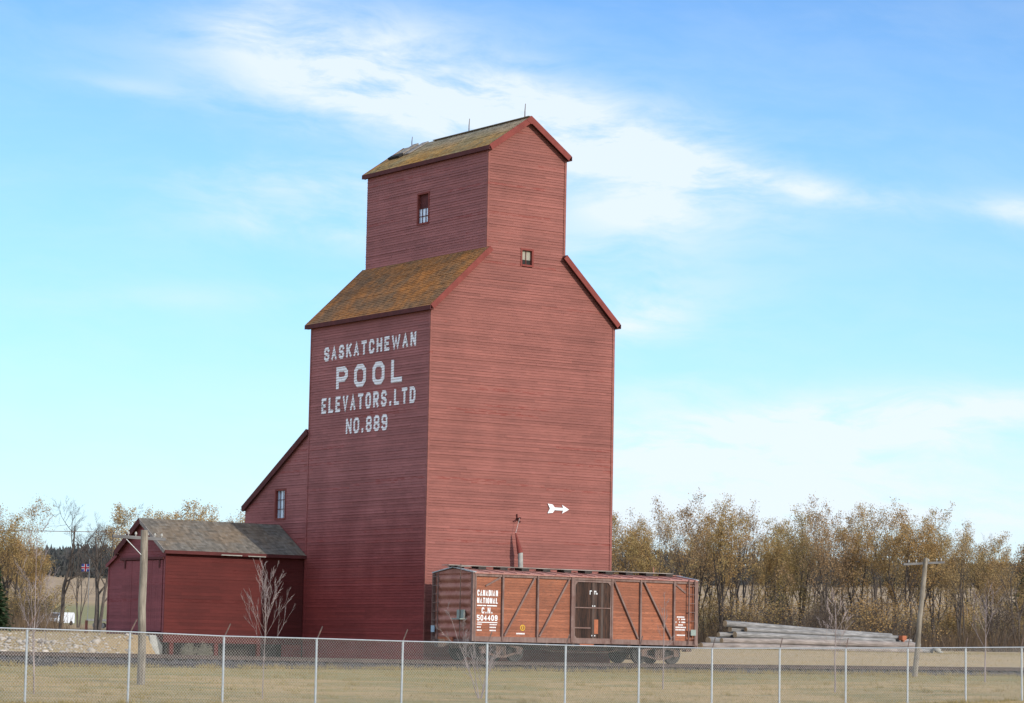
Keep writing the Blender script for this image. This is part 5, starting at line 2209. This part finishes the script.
# far wood on the hill crest: each trunk a spindly clump
n = 2600
X, Y = along(-40, 1070, 780, 980, n, 12)
r = np.random.RandomState(13)
hs = r.uniform(5.0, 9.0, n) * (1 + .25 * np.sin(X * .02))
zz = ground_z(X, Y)
VV = []
m_ = 26
cx = np.repeat(X, m_) + r.normal(0, 1.2, n * m_)
cy = np.repeat(Y, m_) + r.normal(0, 1.2, n * m_)
zf = r.uniform(0, 1, n * m_)
cx = np.repeat(X, m_) + (cx - np.repeat(X, m_)) * (1.15 - zf)
cz = np.repeat(zz, m_) + zf * np.repeat(hs, m_)
sz = r.uniform(.35, .8, n * m_)
aa = r.uniform(0, 6.28, n * m_)
v = np.stack([np.stack([cx - np.cos(aa) * sz, cy - np.sin(aa) * sz, cz - sz * .6], -1), np.stack([cx + np.cos(aa) * sz, cy + np.sin(aa) * sz, cz - sz * .5], -1), np.stack([cx, cy, cz + sz * 1.6], -1)], 1).reshape(-1, 3)
o = np_mesh('far_wood', v, np.arange(n * m_ * 3).reshape(-1, 3), M['far'])
tag(o, kind='stuff')
o['label'] = 'dark distant wood along the crest of the stubble hill'

# ---------------------------------------------------------------- grass
r = np.random.RandomState(77)
n = 150000
X = r.uniform(-42, 60, n)
Y = r.uniform(-32, -5.0, n)
den = .55 + .45 * np.sin(X * .7 + Y * 1.3) * np.sin(Y * .9 - X * .2)
keep = r.uniform(0, 1, n) < np.clip(den + .25, .2, 1)
X, Y = X[keep], Y[keep]
# taller tufts at the toe of the ballast
n2 = 30000
clx = r.uniform(-40, 60, 420)
ci = r.randint(0, 420, n2)
X2 = clx[ci] + r.normal(0, .22, n2)
Y2 = -5.95 + r.normal(0, .25, n2)
hA = r.uniform(.03, .075, len(X))
hB = r.uniform(.06, .24, n2) * (r.uniform(.4, 1.2, 420)[ci])
X = np.append(X, X2)
Y = np.append(Y, Y2)
H_ = np.append(hA, hB)
# scattered tussocks and dead stalks in front of and along the fence
n4 = 26000
tx = np.append(r.uniform(-38, 45, 500), r.uniform(-36, 14, 160))
ty = np.append(r.uniform(-27, -6, 500), np.interp(tx[500:], [-31, 8.4], [-29, -24.7]) + r.normal(0, .15, 160))
th_ = r.uniform(.05, .16, 660)
ti = r.randint(0, 660, n4)
X4 = tx[ti] + r.normal(0, .12, n4)
Y4 = ty[ti] + r.normal(0, .12, n4)
X = np.append(X, X4)
Y = np.append(Y, Y4)
H_ = np.append(H_, th_[ti] * r.uniform(.4, 1.3, n4))
# yard grass behind the track
n3 = 60000
X3 = np.append(r.uniform(-40, -8, n3 // 2), r.uniform(11, 62, n3 // 2))
Y3 = r.uniform(2.5, 24, n3)
X = np.append(X, X3)
Y = np.append(Y, Y3)
H_ = np.append(H_, r.uniform(.03, .09, n3))
N_ = len(X)
Z = ground_z(X, Y)
a = r.uniform(0, 6.28, N_)
w = r.uniform(.006, .014, N_)
ln_ = r.normal(0, .35, (N_, 2)) * H_[:, None]
v = np.stack([np.stack([X - np.cos(a) * w, Y - np.sin(a) * w, Z - .01], -1), np.stack([X + np.cos(a) * w, Y + np.sin(a) * w, Z - .01], -1), np.stack([X + ln_[:, 0], Y + ln_[:, 1], Z + H_], -1)], 1).reshape(-1, 3)
o = np_mesh('grass', v, np.arange(N_ * 3).reshape(-1, 3), M['straw'])
tag(o, kind='stuff')
o['label'] = 'short dry straw coloured grass along both sides of the track'

# ---------------------------------------------------------------- vehicles, trailer, flag


def at_px(px, t):
    rx = (px + 5.5 - 512) / 2742.376
    x = CAM.x + t * (cf.x + cr.x * rx)
    y = CAM.y + t * (cf.y + cr.y * rx)
    return x, y, gz(x, y)


def vehicle(px, t, heading, van, label):
    x, y, z = at_px(px, t)
    e = empty('parked_vehicle', (x, y, z))
    e.rotation_euler = (0, 0, heading)
    tag(e, label, 'vehicle', 'white vehicles parked beyond the yard')

    def P(pts, y0, y1, name, mat, par, base=None):
        k = MB()
        k.prism([(p[0], y0, p[1]) for p in pts], (0, y1 - y0, 0))
        me_o = k.build(name, mat)
        me_o.parent = par
        return me_o
    if van:
        prof_ = [(-2.3, .35), (2.3, .35), (2.35, .8), (2.25, 1.05), (1.45, 1.75), (1.1, 1.95), (-2.2, 1.98), (-2.35, 1.6)]
    else:
        prof_ = [(-2.4, .35), (2.3, .35), (2.35, .75), (2.2, .98), (1.15, 1.08), (.45, 1.65), (-.9, 1.68), (-1.1, 1.05), (-2.4, 1.02)]
    body = P(prof_, -.9, .9, 'body', M['carpaint'], e)
    if van:
        P([(1.50, 1.12), (2.12, 1.12), (1.42, 1.70), (1.2, 1.70)], -.915, .915, 'side_window', M['carglass'], e)
        P([(2.20, 1.14), (2.26, 1.14), (1.50, 1.76), (1.44, 1.76)], -.78, .78, 'windscreen', M['carglass'], e)
    else:
        P([(.95, 1.12), (.42, 1.56), (-.8, 1.58), (-.9, 1.12)], -.915, .915, 'side_window', M['carglass'], e)
        P([(1.12, 1.13), (1.18, 1.13), (.52, 1.62), (.46, 1.62)], -.75, .75, 'windscreen', M['carglass'], e)
    P([(2.30, .30), (2.45, .30), (2.45, .55), (2.30, .55)], -.88, .88, 'bumper', M['grey_metal'] if not van else M['rubber'], e)
    for wx in (-1.45, 1.45):
        for wy in (-.86, .86):
            k = MB()
            k.tube([(wx, wy - .1, .34), (wx, wy + .1, .34)], .34, 18)
            o = k.build('wheel', M['rubber'])
            o.parent = e
    for wy in (-.65, .65):
        k = MB()
        k.box(2.28, 2.37, wy - .16, wy + .16, .68, .84)
        o = k.build('headlight', M['glass_pale'])
        o.parent = e
    return e


hd = math.atan2(-cf.y, -cf.x)
vehicle(49, 430, hd - R(30), False, 'white pickup with a low hood, left of the slim bare tree trunk')
vehicle(66, 430, hd - R(25), True, 'white van with a sloping nose, right of the slim bare tree trunk')

x, y, z = at_px(102, 245)
tr = empty('flatbed_trailer', (x, y, z))
tag(tr, 'grey flatbed trailer standing beside the shed doors under the bare tree', 'trailer')
hh = 0
k = MB()
dr_ = cr.copy()
dr_.z = 0
dr_.normalize()
fw = Vector((-dr_.y, dr_.x, 0))
c0 = Vector((x, y, z))
k.bar(c0 - dr_ * .9 + Vector((0, 0, .78)), c0 + dr_ * 1.5 + Vector((0, 0, .76)), 1.3, .2)
k.build('deck', M['concrete'], tr)
for s_ in (-.1, .45):
    k = MB()
    for q in (-.62, .62):
        a = c0 + dr_ * s_ + fw * q + Vector((0, 0, .3))
        k.tube([a - fw * .08, a + fw * .08], .25, 16)
    k.build('wheel', M['log'], tr)
k = MB()
k.bar(c0 - dr_ * .9 + Vector((0, 0, .68)), c0 - dr_ * .9 + Vector((0, 0, 0)), .08, .08)
k.bar(c0 + dr_ * 1.3 + Vector((0, 0, .68)), c0 + dr_ * 1.3 + Vector((0, 0, 0)), .08, .08)
k.build('leg', M['concrete'], tr)

# flag on a thin pole over a red post
x, y, z = at_px(91.0, 135)
fl = empty('flagpole', (x, y, z))
tag(fl, 'thin flagpole on a red brown post with a small red white and blue flag', 'flagpole')
k = MB()
k.bar((x, y, z - .1), (x, y, z + .78), .10, .10)
k.build('post', M['postred'], fl)
k = MB()
k.tube([(x + .06, y, z + .3), (x + .06, y, z + 3.75)], .014, 6)
k.build('pole', M['fence_wire'], fl)
fb = Vector((x + .06, y, z + 3.15)) - dr_ * .38
fm = MB()


def fq(u0, u1, v0, v1, lift, mbx):
    n_ = 5
    for i in range(n_):
        a0, a1 = lerp(u0, u1, i / n_), lerp(u0, u1, (i + 1) / n_)
        f0, f1 = .03 * math.sin(a0 * 14), .03 * math.sin(a1 * 14)
        for sgn in (1,):
            mbx.quad(fb + dr_ * a0 + Vector((0, 0, v0)) - fw * (f0 + lift), fb + dr_ * a1 + Vector((0, 0, v0)) - fw * (f1 + lift),
                     fb + dr_ * a1 + Vector((0, 0, v1)) - fw * (f1 + lift), fb + dr_ * a0 + Vector((0, 0, v1)) - fw * (f0 + lift))


fq(0, .38, 0, .36, 0, fm)
cl_ = fm.build('flag', M['flag_blue'], fl)
k = MB()
fq(0, .38, .11, .25, .004, k)
fq(.12, .26, 0, .36, .005, k)
k.build('white_cross', M['white'], cl_)
k = MB()
fq(0, .38, .145, .215, .008, k)
fq(.155, .225, 0, .36, .009, k)
k.build('red_cross', M['flag_red'], cl_)
